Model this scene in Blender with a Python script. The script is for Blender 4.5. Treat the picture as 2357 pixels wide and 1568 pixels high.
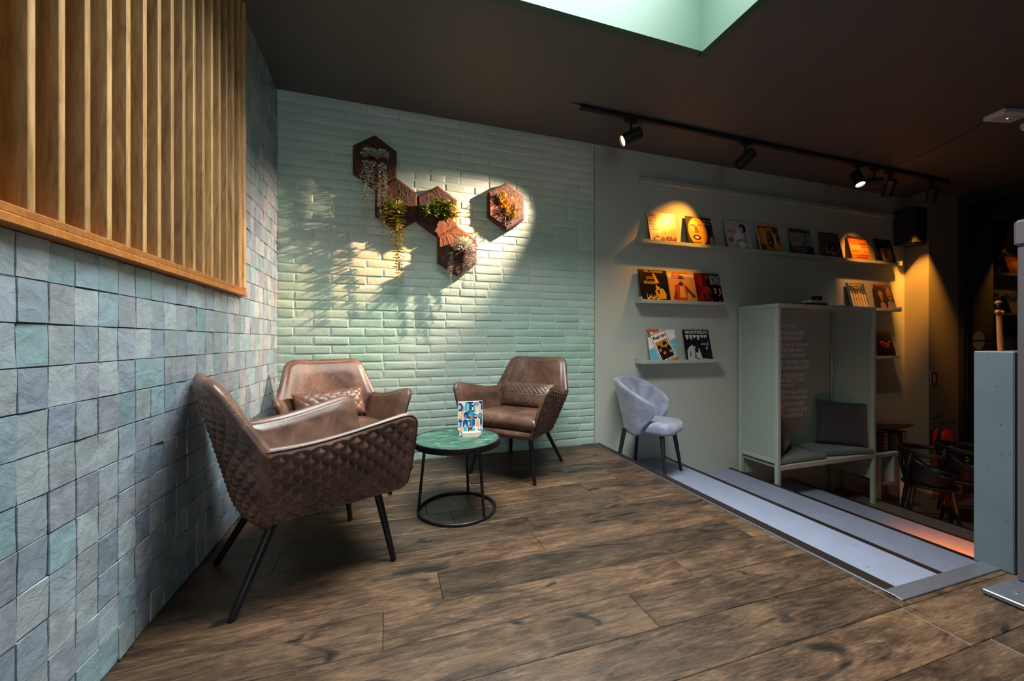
import bpy, math, random
from mathutils import Vector, Matrix
random.seed(7)
PI = math.pi
sc = bpy.context.scene
col = sc.collection
for o in list(bpy.data.objects):
    bpy.data.objects.remove(o)

# ---------------------------------------------------------------- camera, world, lights, exposure
cam_d = bpy.data.cameras.new('camera')
cam_d.sensor_width = 36.0
cam_d.lens = 36.0 * 892.0 / 2357.0
cam_d.clip_start = 0.02
cam = bpy.data.objects.new('camera', cam_d)
col.objects.link(cam)
cam.location = (0, 0, 0.99)
cam.rotation_euler = (PI / 2, 0, -math.atan(284.5 / 892.0))
sc.camera = cam

sc.view_settings.view_transform = 'Standard'
sc.view_settings.look = 'None'
sc.view_settings.gamma = 1.0
sc.view_settings.use_curve_mapping = False
sc.view_settings.exposure = 0.0

world = bpy.data.worlds.new('world')
sc.world = world
world.use_nodes = True
bg = world.node_tree.nodes['Background']
bg.inputs[0].default_value = (0.62, 0.80, 1.0, 1)
bg.inputs[1].default_value = 0.9


def lamp(name, kind, loc, target, color, power, **kw):
    d = bpy.data.lights.new(name, kind)
    d.energy = power
    d.color = color
    for k, v in kw.items():
        setattr(d, k, v)
    o = bpy.data.objects.new(name, d)
    col.objects.link(o)
    o.location = loc
    o.rotation_euler = (Vector(target) - Vector(loc)).to_track_quat('-Z', 'Y').to_euler()
    return o


# daylight falling through the roof light, and a cool fill light added behind the viewer
lamp('skylight_daylight', 'AREA', (0.85, 1.51, 3.70), (0.85, 1.51, 0), (0.93, 1.0, 0.97), 190.0,
     shape='RECTANGLE', size=2.1, size_y=0.98, spread=math.radians(126))
lamp('rear_fill_light', 'AREA', (0.3, -2.92, 1.55), (-0.75, 1.2, 1.65), (0.80, 0.89, 1.0), 9.0,
     shape='RECTANGLE', size=2.0, size_y=1.7, spread=math.radians(105))


# ---------------------------------------------------------------- small helpers
def lin(c):
    if isinstance(c, str):
        c = c.lstrip('#')
        c = [int(c[i:i + 2], 16) / 255 for i in (0, 2, 4)]
        c = [x / 12.92 if x <= 0.04045 else ((x + 0.055) / 1.055) ** 2.4 for x in c]
    return (c[0], c[1], c[2], 1.0)


def smooth(x, a, b):
    t = min(1, max(0, (x - a) / (b - a)))
    return t * t * (3 - 2 * t)


class NT:
    def __init__(self, name):
        self.m = bpy.data.materials.new(name)
        self.m.use_nodes = True
        self.t = self.m.node_tree
        self.b = self.t.nodes['Principled BSDF']

    def n(self, typ, **kw):
        nd = self.t.nodes.new(typ)
        for k, v in kw.items():
            if k.startswith('_'):
                setattr(nd, k[1:], v)
            else:
                key = int(k[1:]) if k[0] == 'i' and k[1:].isdigit() else k
                nd.inputs[key].default_value = v
        return nd

    def l(self, a, b):
        self.t.links.new(a, b)

    def coord(self, scale=(1, 1, 1), rot=(0, 0, 0), extra=None):
        tc = self.n('ShaderNodeTexCoord')
        mp = self.n('ShaderNodeMapping')
        mp.inputs['Scale'].default_value = scale
        mp.inputs['Rotation'].default_value = rot
        src = tc.outputs['Object']
        if extra is not None:
            add = self.n('ShaderNodeVectorMath', _operation='ADD')
            self.l(src, add.inputs[0])
            self.l(extra, add.inputs[1])
            src = add.outputs[0]
        self.l(src, mp.inputs['Vector'])
        return mp.outputs[0]

    def noise(self, vec, scale, detail=4, rough=0.55, dist=0.0):
        nd = self.n('ShaderNodeTexNoise')
        nd.inputs['Scale'].default_value = scale
        nd.inputs['Detail'].default_value = detail
        nd.inputs['Roughness'].default_value = rough
        nd.inputs['Distortion'].default_value = dist
        self.l(vec, nd.inputs['Vector'])
        return nd.outputs['Fac']

    def ramp(self, fac, stops):
        nd = self.n('ShaderNodeValToRGB')
        e = nd.color_ramp.elements
        while len(e) < len(stops):
            e.new(0.5)
        for el, (p, c) in zip(e, stops):
            el.position = p
            el.color = lin(c) if not isinstance(c, (int, float)) else (c, c, c, 1)
        self.l(fac, nd.inputs[0])
        return nd.outputs[0]

    def mix(self, a, b, fac, mode='MIX'):
        nd = self.n('ShaderNodeMix', _data_type='RGBA', _blend_type=mode)
        for sock, v in ((nd.inputs[6], a), (nd.inputs[7], b), (nd.inputs[0], fac)):
            if hasattr(v, 'links'):
                self.l(v, sock)
            elif isinstance(v, (int, float)):
                sock.default_value = v
            else:
                sock.default_value = lin(v)
        return nd.outputs[2]

    def bump(self, h, strength=0.3, dist=0.01, prev=None):
        nd = self.n('ShaderNodeBump')
        nd.inputs['Strength'].default_value = strength
        nd.inputs['Distance'].default_value = dist
        self.l(h, nd.inputs['Height'])
        if prev is not None:
            self.l(prev, nd.inputs['Normal'])
        return nd.outputs[0]

    def base(self, c):
        if hasattr(c, 'links'):
            self.l(c, self.b.inputs['Base Color'])
        else:
            self.b.inputs['Base Color'].default_value = lin(c)

    def set(self, rough=None, metal=None, normal=None, spec=None, coat=None):
        if rough is not None:
            if hasattr(rough, 'links'):
                self.l(rough, self.b.inputs['Roughness'])
            else:
                self.b.inputs['Roughness'].default_value = rough
        if metal is not None:
            self.b.inputs['Metallic'].default_value = metal
        if normal is not None:
            self.l(normal, self.b.inputs['Normal'])
        if spec is not None:
            self.b.inputs['Specular IOR Level'].default_value = spec
        if coat is not None:
            self.b.inputs['Coat Weight'].default_value = coat
            self.b.inputs['Coat Roughness'].default_value = 0.12
        return self.m


_plain = {}


def plain(c, rough=0.55, metal=0.0, var=0.12, bscale=60.0, bstr=0.08, name=None):
    """a painted / plastic / metal surface with slight procedural mottling"""
    key = (str(c), rough, metal, var, bscale, bstr)
    if key in _plain:
        return _plain[key]
    k = NT(name or 'surface_%d' % len(_plain))
    v = k.coord()
    f = k.noise(v, bscale * 0.25, 3)
    cl = lin(c)
    k.base(k.mix([x * (1 - var) for x in cl[:3]], [min(1, x * (1 + var)) for x in cl[:3]], f))
    k.set(rough=rough, metal=metal, normal=k.bump(k.noise(v, bscale, 3), bstr, 0.004))
    _plain[key] = k.m
    return k.m


def glow(name, c, strength):
    k = NT(name)
    k.base(c)
    k.b.inputs['Emission Color'].default_value = lin(c)
    k.b.inputs['Emission Strength'].default_value = strength
    return k.m


# ---------------------------------------------------------------- mesh builder
class MB:
    def __init__(self):
        self.v, self.f, self.mi, self.tint = [], [], [], []

    def add(self, vs, fs, mi=0, tint=None):
        b = len(self.v)
        self.v += [tuple(x) for x in vs]
        for f in fs:
            self.f.append(tuple(b + i for i in f))
            self.mi.append(mi)
            self.tint.append(tint)
        return self

    def box(self, a, b, mi=0, bev=0.0, tint=None, M=None):
        x0, y0, z0 = [min(p, q) for p, q in zip(a, b)]
        x1, y1, z1 = [max(p, q) for p, q in zip(a, b)]
        r = min(bev, (x1 - x0) * 0.45, (y1 - y0) * 0.45, (z1 - z0) * 0.45)
        if r <= 0:
            vs = [(x, y, z) for x in (x0, x1) for y in (y0, y1) for z in (z0, z1)]
            fs = [(0, 1, 3, 2), (4, 6, 7, 5), (0, 4, 5, 1), (2, 3, 7, 6), (0, 2, 6, 4), (1, 5, 7, 3)]
        else:
            vs, idx = [], {}
            X, Y, Z = (x0, x1), (y0, y1), (z0, z1)
            s = (1, -1)
            for i in (0, 1):
                for j in (0, 1):
                    for k in (0, 1):
                        idx[i, j, k, 'x'] = len(vs); vs.append((X[i], Y[j] + s[j] * r, Z[k] + s[k] * r))
                        idx[i, j, k, 'y'] = len(vs); vs.append((X[i] + s[i] * r, Y[j], Z[k] + s[k] * r))
                        idx[i, j, k, 'z'] = len(vs); vs.append((X[i] + s[i] * r, Y[j] + s[j] * r, Z[k]))
            fs = []
            for i in (0, 1):
                fs.append([idx[i, 0, 0, 'x'], idx[i, 1, 0, 'x'], idx[i, 1, 1, 'x'], idx[i, 0, 1, 'x']][::1 if i else -1])
                fs.append([idx[0, i, 0, 'y'], idx[1, i, 0, 'y'], idx[1, i, 1, 'y'], idx[0, i, 1, 'y']][::-1 if i else 1])
                fs.append([idx[0, 0, i, 'z'], idx[1, 0, i, 'z'], idx[1, 1, i, 'z'], idx[0, 1, i, 'z']][::1 if i else -1])
            for i in (0, 1):
                for j in (0, 1):
                    fs.append((idx[i, j, 0, 'x'], idx[i, j, 1, 'x'], idx[i, j, 1, 'y'], idx[i, j, 0, 'y']))
                    fs.append((idx[i, 0, j, 'x'], idx[i, 1, j, 'x'], idx[i, 1, j, 'z'], idx[i, 0, j, 'z']))
                    fs.append((idx[0, i, j, 'y'], idx[1, i, j, 'y'], idx[1, i, j, 'z'], idx[0, i, j, 'z']))
                    for k in (0, 1):
                        fs.append((idx[i, j, k, 'x'], idx[i, j, k, 'y'], idx[i, j, k, 'z']))
        if M is not None:
            vs = [M @ Vector(p) for p in vs]
        return self.add(vs, fs, mi, tint)

    def tube(self, pts, r, n=10, mi=0, cap=True, closed=False, tint=None):
        pts = [Vector(p) for p in pts]
        m = len(pts)
        rs = r if isinstance(r, (list, tuple)) else [r] * m
        vs, fs = [], []
        up = None
        for i, p in enumerate(pts):
            if closed:
                t = pts[(i + 1) % m] - pts[i - 1]
            else:
                t = pts[min(i + 1, m - 1)] - pts[max(i - 1, 0)]
            t.normalize()
            if up is None:
                up = Vector((0, 0, 1)) if abs(t.z) < 0.9 else Vector((1, 0, 0))
            a = t.cross(up)
            if a.length < 1e-4:
                a = t.cross(Vector((0.3, 1, 0.2)))
            a.normalize()
            b = a.cross(t).normalized()
            up = b
            for k in range(n):
                an = 2 * PI * k / n
                vs.append(p + rs[i] * (math.cos(an) * a + math.sin(an) * b))
        rings = m if closed else m - 1
        for i in range(rings):
            j = (i + 1) % m
            for k in range(n):
                fs.append((i * n + k, i * n + (k + 1) % n, j * n + (k + 1) % n, j * n + k))
        if cap and not closed:
            fs.append(tuple(range(n))[::-1])
            fs.append(tuple((m - 1) * n + k for k in range(n)))
        return self.add(vs, fs, mi, tint)

    def lathe(self, prof, c=(0, 0, 0), n=32, mi=0, M=None, sy=1.0):
        """prof = [(radius, z)...] about the z axis"""
        vs, fs = [], []
        for r, z in prof:
            for k in range(n):
                an = 2 * PI * k / n
                p = Vector((r * math.cos(an), sy * r * math.sin(an), z))
                p = (M @ p) if M is not None else p
                vs.append(p + Vector(c))
        for i in range(len(prof) - 1):
            for k in range(n):
                fs.append((i * n + k, i * n + (k + 1) % n, (i + 1) * n + (k + 1) % n, (i + 1) * n + k))
        fs.append(tuple(range(n))[::-1])
        fs.append(tuple((len(prof) - 1) * n + k for k in range(n)))
        return self.add(vs, fs, mi)

    def prism(self, poly, y0, y1, mi=0, bev=0.0):
        """polygon in x,z extruded along y (y0 = front)"""
        n = len(poly)
        cx = sum(p[0] for p in poly) / n
        cz = sum(p[1] for p in poly) / n
        if bev > 0:
            loops = [(1.0, y1), (1.0, y0 + bev), (1 - bev * 2.2 / 0.2, y0)]
        else:
            loops = [(1.0, y1), (1.0, y0)]
        vs, fs = [], []
        for s, y in loops:
            vs += [(cx + (x - cx) * s, y, cz + (z - cz) * s) for x, z in poly]
        for i in range(len(loops) - 1):
            for k in range(n):
                fs.append((i * n + k, i * n + (k + 1) % n, (i + 1) * n + (k + 1) % n, (i + 1) * n + k))
        fs.append(tuple(range(n))[::-1])
        fs.append(tuple((len(loops) - 1) * n + k for k in range(n)))
        return self.add(vs, fs, mi)

    def grid(self, fn, nu, nv, mi=0, tint=None, flip=False):
        vs = [fn(i / nu, j / nv) for j in range(nv + 1) for i in range(nu + 1)]
        fs = []
        for j in range(nv):
            for i in range(nu):
                a = j * (nu + 1) + i
                q = (a, a + 1, a + nu + 2, a + nu + 1)
                fs.append(q[::-1] if flip else q)
        return self.add(vs, fs, mi, tint)

    def build(self, name, mats, parent=None, smooth_=False, loc=None, autos=None, recalc=False):
        me = bpy.data.meshes.new(name)
        me.from_pydata([tuple(p) for p in self.v], [], self.f)
        for m in (mats if isinstance(mats, (list, tuple)) else [mats]):
            me.materials.append(m)
        if any(self.mi):
            me.polygons.foreach_set('material_index', self.mi)
        if any(t is not None for t in self.tint):
            at = me.attributes.new('tint', 'FLOAT_COLOR', 'FACE')
            buf = []
            for t in self.tint:
                t = t or (0.5, 0.5, 0.5)
                buf += [t[0], t[1], t[2], 1.0]
            at.data.foreach_set('color', buf)
        me.update()
        if recalc:
            import bmesh
            bm = bmesh.new(); bm.from_mesh(me)
            bmesh.ops.recalc_face_normals(bm, faces=bm.faces)
            bm.to_mesh(me); bm.free()
        if smooth_:
            me.polygons.foreach_set('use_smooth', [True] * len(me.polygons))
            if autos:
                try:
                    me.set_sharp_from_angle(angle=math.radians(autos))
                except Exception:
                    pass
        o = bpy.data.objects.new(name, me)
        col.objects.link(o)
        if parent is not None:
            o.parent = parent
        if loc is not None:
            o.location = loc
        return o


def tag(o, label=None, cat=None, group=None, kind=None):
    if label: o['label'] = label
    if cat: o['category'] = cat
    if group: o['group'] = group
    if kind: o['kind'] = kind
    return o


def thing(name, label, cat, loc=(0, 0, 0), rz=0.0, group=None):
    o = bpy.data.objects.new(name, None)
    col.objects.link(o)
    o.empty_display_size = 0.05
    o.location = loc
    o.rotation_euler = (0, 0, rz)
    return tag(o, label, cat, group)


def struct(name, mb, mats, **kw):
    return tag(mb.build(name, mats, **kw), kind='structure')


def copy_tree(o, parent=None):
    c = o.copy()
    col.objects.link(c)
    if parent is not None:
        c.parent = parent
    for ch in [x for x in o.children]:
        copy_tree(ch, c)
    return c


def text_mesh(body, x0, x1, z0, z1, y=0.0, extr=0.0006, shear=0.0):
    """lettering as mesh data fitted into the rectangle x0..x1, z0..z1, facing -y"""
    cu = bpy.data.curves.new('text', 'FONT')
    cu.body = body
    cu.extrude = 0.0
    cu.resolution_u = 3
    cu.shear = shear
    cu.offset = 0.018
    ob = bpy.data.objects.new('text', cu)
    col.objects.link(ob)
    me = bpy.data.meshes.new_from_object(ob)
    vs = [v.co.copy() for v in me.vertices]
    fs = [tuple(p.vertices) for p in me.polygons]
    bpy.data.objects.remove(ob)
    bpy.data.curves.remove(cu)
    bpy.data.meshes.remove(me)
    if not vs:
        return [], []
    ax, bx = min(v.x for v in vs), max(v.x for v in vs)
    az, bz = min(v.y for v in vs), max(v.y for v in vs)
    out = [(x0 + (v.x - ax) / (bx - ax) * (x1 - x0), y, z0 + (v.y - az) / max(1e-6, bz - az) * (z1 - z0)) for v in vs]
    return out, fs


# ---------------------------------------------------------------- materials
def m_wood_floor():
    k = NT('weathered_oak_boards')
    at = k.n('ShaderNodeAttribute', _attribute_name='tint')
    sh = k.n('ShaderNodeVectorMath', _operation='SCALE')
    sh.inputs['Scale'].default_value = 37.0
    k.l(at.outputs['Color'], sh.inputs[0])
    v = k.coord((1.0, 7.0, 1.0), extra=sh.outputs[0])
    v2 = k.coord((1.6, 4.0, 1.0), extra=sh.outputs[0])
    big = k.noise(v2, 1.7, 5, 0.6, 0.6)
    grain = k.noise(v, 6.0, 8, 0.68, 0.9)
    fine = k.noise(k.coord((3, 40, 1), extra=sh.outputs[0]), 9.0, 4, 0.6, 0.3)
    c = k.ramp(grain, [(0.28, '#211a17'), (0.44, '#4a3d34'), (0.57, '#73604f'), (0.72, '#a38b74')])
    c2 = k.ramp(big, [(0.32, '#2a211c'), (0.5, '#6b594b'), (0.68, '#ab927a')])
    c = k.mix(c, c2, 0.45)
    c = k.mix(c, k.ramp(fine, [(0.34, '#1e1814'), (0.66, '#e0c8ac')]), 0.6, 'SOFT_LIGHT')
    knots = k.ramp(k.noise(k.coord((2.2, 6, 1), extra=sh.outputs[0]), 1.35, 3, 0.5, 1.2),
                   [(0.60, 0.0), (0.70, 1.0)])
    c = k.mix(c, '#1d1612', knots)
    tone = k.n('ShaderNodeSeparateColor')
    k.l(at.outputs['Color'], tone.inputs[0])
    c = k.mix(c, k.mix('#463a33', '#d0bdab', tone.outputs[0]), 0.75, 'MULTIPLY')
    k.base(c)
    r = k.ramp(grain, [(0.3, 0.34), (0.7, 0.5)])
    k.set(rough=r, normal=k.bump(grain, 0.35, 0.004, k.bump(fine, 0.2, 0.002)), spec=0.5)
    return k.m


def m_tile():
    k = NT('handmade_glazed_tile')
    at = k.n('ShaderNodeAttribute', _attribute_name='tint')
    v = k.coord()
    n1 = k.noise(v, 16, 5, 0.6, 0.5)
    n2 = k.noise(v, 75, 4, 0.6)
    c = k.mix(at.outputs['Color'], k.ramp(n1, [(0.3, '#5c6468'), (0.7, '#b9c6cb')]), 0.35, 'OVERLAY')
    k.base(c)
    k.set(rough=k.ramp(n1, [(0.3, 0.24), (0.7, 0.42)]),
          normal=k.bump(n1, 0.5, 0.012, k.bump(n2, 0.25, 0.004)), spec=0.55)
    return k.m


def m_brick():
    k = NT('painted_brick')
    v = k.coord()
    at = k.n('ShaderNodeAttribute', _attribute_name='tint')
    n1 = k.noise(v, 1.1, 2, 0.5)
    n2 = k.noise(v, 42, 5, 0.6)
    c = k.ramp(n1, [(0.36, '#bcc5bc'), (0.55, '#aac1b3'), (0.72, '#93b8a4')])
    c = k.mix(c, at.outputs['Color'], 0.35, 'OVERLAY')
    k.base(c)
    k.set(rough=0.5, normal=k.bump(n2, 0.35, 0.006, k.bump(k.noise(v, 9, 3), 0.3, 0.01)))
    return k.m


def m_plaster(name, c1, c2, sc_=1.3):
    k = NT(name)
    v = k.coord()
    k.base(k.mix(c1, c2, k.noise(v, sc_, 3, 0.5)))
    k.set(rough=0.62, normal=k.bump(k.noise(v, 140, 3), 0.22, 0.003))
    return k.m


def m_leather():
    k = NT('aged_brown_leather')
    v = k.coord()
    n1 = k.noise(v, 7, 5, 0.6, 0.4)
    n2 = k.noise(v, 120, 4, 0.6)
    vor = k.n('ShaderNodeTexVoronoi', _feature='DISTANCE_TO_EDGE')
    vor.inputs['Scale'].default_value = 16
    wob = k.n('ShaderNodeTexNoise')
    wob.inputs['Scale'].default_value = 9
    wob.inputs['Detail'].default_value = 4
    k.l(v, wob.inputs['Vector'])
    wv = k.mix(v, wob.outputs['Color'], 0.35)
    k.l(wv, vor.inputs['Vector'])
    scr = k.ramp(vor.outputs['Distance'], [(0.0, 1.0), (0.035, 0.0)])
    area = k.ramp(k.noise(v, 5.0, 2), [(0.48, 0.0), (0.62, 0.55)])
    m = k.n('ShaderNodeMath', _operation='MULTIPLY')
    k.l(scr, m.inputs[0]); k.l(area, m.inputs[1])
    c = k.ramp(n1, [(0.28, '#3d281f'), (0.5, '#5a3d30'), (0.75, '#785544')])
    c = k.mix(c, '#9a7a64', m.outputs[0])
    k.base(c)
    k.set(rough=k.ramp(n1, [(0.3, 0.36), (0.7, 0.48)]), normal=k.bump(n2, 0.16, 0.0025), spec=0.6)
    return k.m


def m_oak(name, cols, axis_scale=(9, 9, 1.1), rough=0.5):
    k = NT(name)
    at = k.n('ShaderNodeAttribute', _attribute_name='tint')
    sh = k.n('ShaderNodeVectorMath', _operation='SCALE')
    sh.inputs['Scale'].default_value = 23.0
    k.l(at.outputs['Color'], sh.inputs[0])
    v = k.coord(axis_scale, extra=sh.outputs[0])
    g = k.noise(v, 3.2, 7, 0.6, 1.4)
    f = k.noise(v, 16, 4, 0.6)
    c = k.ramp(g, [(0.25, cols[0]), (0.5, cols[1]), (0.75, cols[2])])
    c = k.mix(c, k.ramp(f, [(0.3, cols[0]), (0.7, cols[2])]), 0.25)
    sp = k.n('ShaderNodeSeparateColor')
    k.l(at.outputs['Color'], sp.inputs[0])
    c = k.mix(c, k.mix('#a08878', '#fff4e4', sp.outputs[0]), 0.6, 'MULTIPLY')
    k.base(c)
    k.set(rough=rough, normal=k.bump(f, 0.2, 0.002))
    return k.m


def m_bark():
    k = NT('rooted_dark_bark')
    v = k.coord()
    wob = k.n('ShaderNodeTexNoise')
    wob.inputs['Scale'].default_value = 12
    wob.inputs['Detail'].default_value = 5
    k.l(v, wob.inputs['Vector'])
    vor = k.n('ShaderNodeTexVoronoi', _feature='DISTANCE_TO_EDGE')
    vor.inputs['Scale'].default_value = 17
    k.l(k.mix(v, wob.outputs['Color'], 0.3), vor.inputs['Vector'])
    root = k.ramp(vor.outputs['Distance'], [(0.0, 0.8), (0.014, 0.0)])
    n = k.noise(v, 30, 6, 0.7)
    c = k.ramp(n, [(0.3, '#1a0b05'), (0.55, '#431c08'), (0.75, '#8a3c0d')])
    k.base(k.mix(c, '#5e483a', root))
    k.set(rough=0.75, normal=k.bump(n, 0.6, 0.01, k.bump(root, 0.4, 0.003)))
    return k.m


def m_leaf(name, a, b, rough=0.4):
    k = NT(name)
    at = k.n('ShaderNodeAttribute', _attribute_name='tint')
    sp = k.n('ShaderNodeSeparateColor')
    k.l(at.outputs['Color'], sp.inputs[0])
    k.base(k.mix(a, b, sp.outputs[0]))
    k.set(rough=rough)
    return k.m


def m_velvet():
    k = NT('blue_grey_velvet')
    v = k.coord()
    n = k.noise(v, 9, 4, 0.6, 0.8)
    k.base(k.ramp(n, [(0.3, '#74788f'), (0.55, '#9193a6'), (0.75, '#adabb6')]))
    k.b.inputs['Sheen Weight'].default_value = 0.6
    k.set(rough=0.75, normal=k.bump(k.noise(v, 220, 2), 0.15, 0.002))
    return k.m


def m_fabric(name, a, b, s=190):
    k = NT(name)
    v = k.coord()
    k.base(k.mix(a, b, k.noise(v, 24, 4, 0.6)))
    k.b.inputs['Sheen Weight'].default_value = 0.2
    k.set(rough=0.85, normal=k.bump(k.noise(v, s, 3), 0.4, 0.003))
    return k.m


def m_slate():
    k = NT('mottled_green_stone')
    v = k.coord((1, 3.2, 1), (0, 0, 0.5))
    n = k.noise(v, 13, 8, 0.72, 0.8)
    k.base(k.ramp(n, [(0.32, '#0d221a'), (0.5, '#26503f'), (0.7, '#6f9f8f')]))
    k.set(rough=0.3, normal=k.bump(n, 0.15, 0.004))
    return k.m


def m_concrete(name, a, b, rough=0.5):
    k = NT(name)
    v = k.coord()
    n = k.noise(v, 3.2, 6, 0.6, 0.7)
    sp = k.ramp(k.noise(v, 34, 2, 0.5), [(0.70, 0.0), (0.74, 0.6)])
    c = k.mix(k.mix(a, b, n), [x * 0.4 for x in lin(a)[:3]], sp)
    k.base(c)
    k.set(rough=rough, normal=k.bump(n, 0.12, 0.01))
    return k.m


M = {}
M['floor'] = m_wood_floor()
M['tile'] = m_tile()
M['brick'] = m_brick()
M['mortar'] = m_plaster('painted_mortar', '#aabfb0', '#bccabe', 6)
M['plaster'] = m_plaster('sage_grey_plaster', '#b0b2a4', '#bcbdb1')
M['plaster_dark'] = m_plaster('taupe_plaster', '#857c6c', '#90866f')
M['ceiling'] = m_plaster('charcoal_ceiling', '#504e4c', '#5a5856', 2.0)
M['shaft'] = m_plaster('mint_shaft', '#24513a', '#44564d', 1.3)
M['grout'] = plain('#474c52', 0.8)
M['leather'] = m_leather()
M['piping'] = plain('#2b1a15', 0.4)
M['black'] = plain('#17171b', 0.38, 0.3)
M['black_matte'] = plain('#131316', 0.55)
M['oak'] = m_oak('oak_fin', ('#7d5830', '#c59b64', '#eac48e'))
M['oak_sill'] = m_oak('oak_sill', ('#8a4d1c', '#b8732f', '#cf8f4a'), (1.1, 9, 9))
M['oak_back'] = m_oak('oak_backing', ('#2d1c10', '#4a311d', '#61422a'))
M['bark'] = m_bark()
M['velvet'] = m_velvet()
M['slate'] = m_slate()
M['tread'] = m_concrete('pale_concrete_tread', '#777b90', '#9297ad', 0.42)
M['lower'] = m_concrete('brown_grey_floor', '#5d5249', '#74685d', 0.45)
M['guard'] = m_concrete('blue_grey_concrete', '#4b575d', '#646f75', 0.5)
M['steel'] = plain('#7d7f8a', 0.35, 0.7)
M['post'] = plain('#5d555b', 0.5, 0.3)
M['bronze'] = plain('#2b2220', 0.4, 0.4)
M['booth'] = m_plaster('grey_green_lacquer', '#a3aa9e', '#b0b7ab', 5)
M['booth_panel'] = m_plaster('grey_green_panel', '#98a295', '#a6b0a2', 3)
M['shelf'] = m_plaster('sage_shelf_paint', '#a0a79a', '#adb4a6', 5)
M['cushion'] = m_fabric('grey_green_cushion', '#59605d', '#6b726e')
M['cushion_dark'] = m_fabric('charcoal_cushion', '#26282d', '#3a3d43')
M['white_paint'] = plain('#b9bab2', 0.5)
M['white'] = plain('#e9e6e0', 0.5)
M['birch'] = plain('#e0cbb2', 0.55)

# ---------------------------------------------------------------- the setting
ZC = 2.874        # ceiling
XL = -0.796       # left wall
YB = 3.30         # back wall
XE = 1.88         # edge of the timber floor at the steps
XR = 7.20         # dark glazing on the right
YS = 1.00         # near end of the step well
YF = -3.0         # street wall behind the viewer

# timber floor, board by board
mb = MB()
rows = range(-22, 13)
for r in rows:
    y0 = 1.118 + 0.187 * r
    y1 = y0 + 0.187
    y0, y1 = max(y0, YF), min(y1, YB)
    if y1 - y0 < 0.02:
        continue
    x = XL - random.uniform(0, 1.6)
    while x < XR:
        L = random.uniform(1.0, 1.95)
        a, b = max(x, XL), min(x + L, XR)
        x += L
        if b - a < 0.01:
            continue
        t = (random.random() ** 0.9, random.random(), random.random())
        pieces = [(a, b, y0, y1)]
        if y1 > YS - 0.03 and b > XE:
            pieces = []
            if a < XE:
                pieces.append((a, XE, y0, y1))
            if y0 < YS - 0.03:
                pieces.append((max(a, XE), b, y0, YS - 0.03))
        g, c = 0.0007, 0.0016
        for (pa, pb, pc, pd) in pieces:
            if pb - pa < 0.006 or pd - pc < 0.006:
                continue
            pa += g; pb -= g; pc += g; pd -= g
            vs = [(pa, pc, -c), (pb, pc, -c), (pb, pd, -c), (pa, pd, -c),
                  (pa + c, pc + c, 0), (pb - c, pc + c, 0), (pb - c, pd - c, 0), (pa + c, pd - c, 0)]
            mb.add(vs, [(4, 5, 6, 7), (0, 1, 5, 4), (1, 2, 6, 5), (2, 3, 7, 6), (3, 0, 4, 7)], 0, t)
# sub floor
dk = (0.0, 0.2, 0.2)
mb.box((XL - 0.1, YF - 0.1, -0.25), (XE - 0.001, YB + 0.1, -0.004), 1, tint=dk)
mb.box((XE - 0.001, YF - 0.1, -0.25), (XR + 0.1, YS - 0.031, -0.004), 1, tint=dk)
struct('floor', mb, [M['floor'], M['bronze']])

# tiled left wall
mb = MB()
TW, TH = 0.0855, 0.1026
PY, PZ = 2.53, 1.235           # opening of the slatted window: y < PY, z > PZ
rt = random.Random(11)
tones = [(0.31, 0.36, 0.42), (0.36, 0.41, 0.45), (0.29, 0.38, 0.43), (0.39, 0.42, 0.45), (0.32, 0.34, 0.40),
         (0.41, 0.44, 0.46), (0.28, 0.32, 0.39), (0.34, 0.35, 0.39), (0.28, 0.39, 0.42)]
for i in range(-46, 39):
    yb, ye = PY + (i - 30) * TW, PY + (i - 29) * TW
    if yb >= YB or ye < -2.0:
        continue
    ye = min(ye, YB)
    for j in range(28):
        z0, z1 = PZ + (j - 12) * TH, PZ + (j - 11) * TH
        z0 = max(z0, 0.0)
        z1 = min(z1, ZC)
        if z1 - z0 < 0.015 or ye - yb < 0.015:
            continue
        if i < 30 and j >= 12:
            continue
        c = list(rt.choice(tones))
        if rt.random() < 0.012:
            c = [0.18, 0.40, 0.28]
        s = rt.uniform(0.88, 1.14)
        c = tuple(x * s * 0.86 for x in c)
        ta, tb = rt.uniform(-1, 1) * 0.0034, rt.uniform(-1, 1) * 0.0034
        off = rt.uniform(-0.0012, 0.0016)
        ph, ph2, am = rt.uniform(0, 6.28), rt.uniform(0, 6.28), rt.uniform(0.0004, 0.0012)
        jy, jz = rt.uniform(-1, 1) * 0.0009, rt.uniform(-1, 1) * 0.0009
        N = 5

        def fn(u, v):
            e = min(u, 1 - u, v, 1 - v)
            d = off + ta * (u - .5) + tb * (v - .5) + am * math.sin(5 * u + ph) * math.sin(6 * v + ph2)
            if e < 0.01:
                d -= 0.0040
            uu = min(max(u, 0.012), 0.988)
            vv = min(max(v, 0.012), 0.988)
            return (XL + 0.004 + d, yb + uu * (ye - yb) + jy, z0 + vv * (z1 - z0) + jz)
        us = [0, 0.02, 0.3, 0.5, 0.7, 0.98, 1]

        def fg(a, b):
            k1, k2 = int(round(a * 6)), int(round(b * 6))
            return fn(us[k1], us[k2])
        mb.grid(fg, 6, 6, 0, c)
wl = MB()
gt = (0.5, 0.5, 0.5)
mb.box((XL - 0.2, PY, -0.25), (XL + 0.0005, YB + 0.1, ZC), 1, tint=gt)
mb.box((XL - 0.2, YF, -0.25), (XL + 0.0005, PY, PZ), 1, tint=gt)
mb.box((XL - 0.24, YF, PZ), (XL - 0.13, PY, ZC), 1, tint=gt)
struct('wall_left', mb, [M['tile'], M['grout']], smooth_=True, autos=22)

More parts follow.
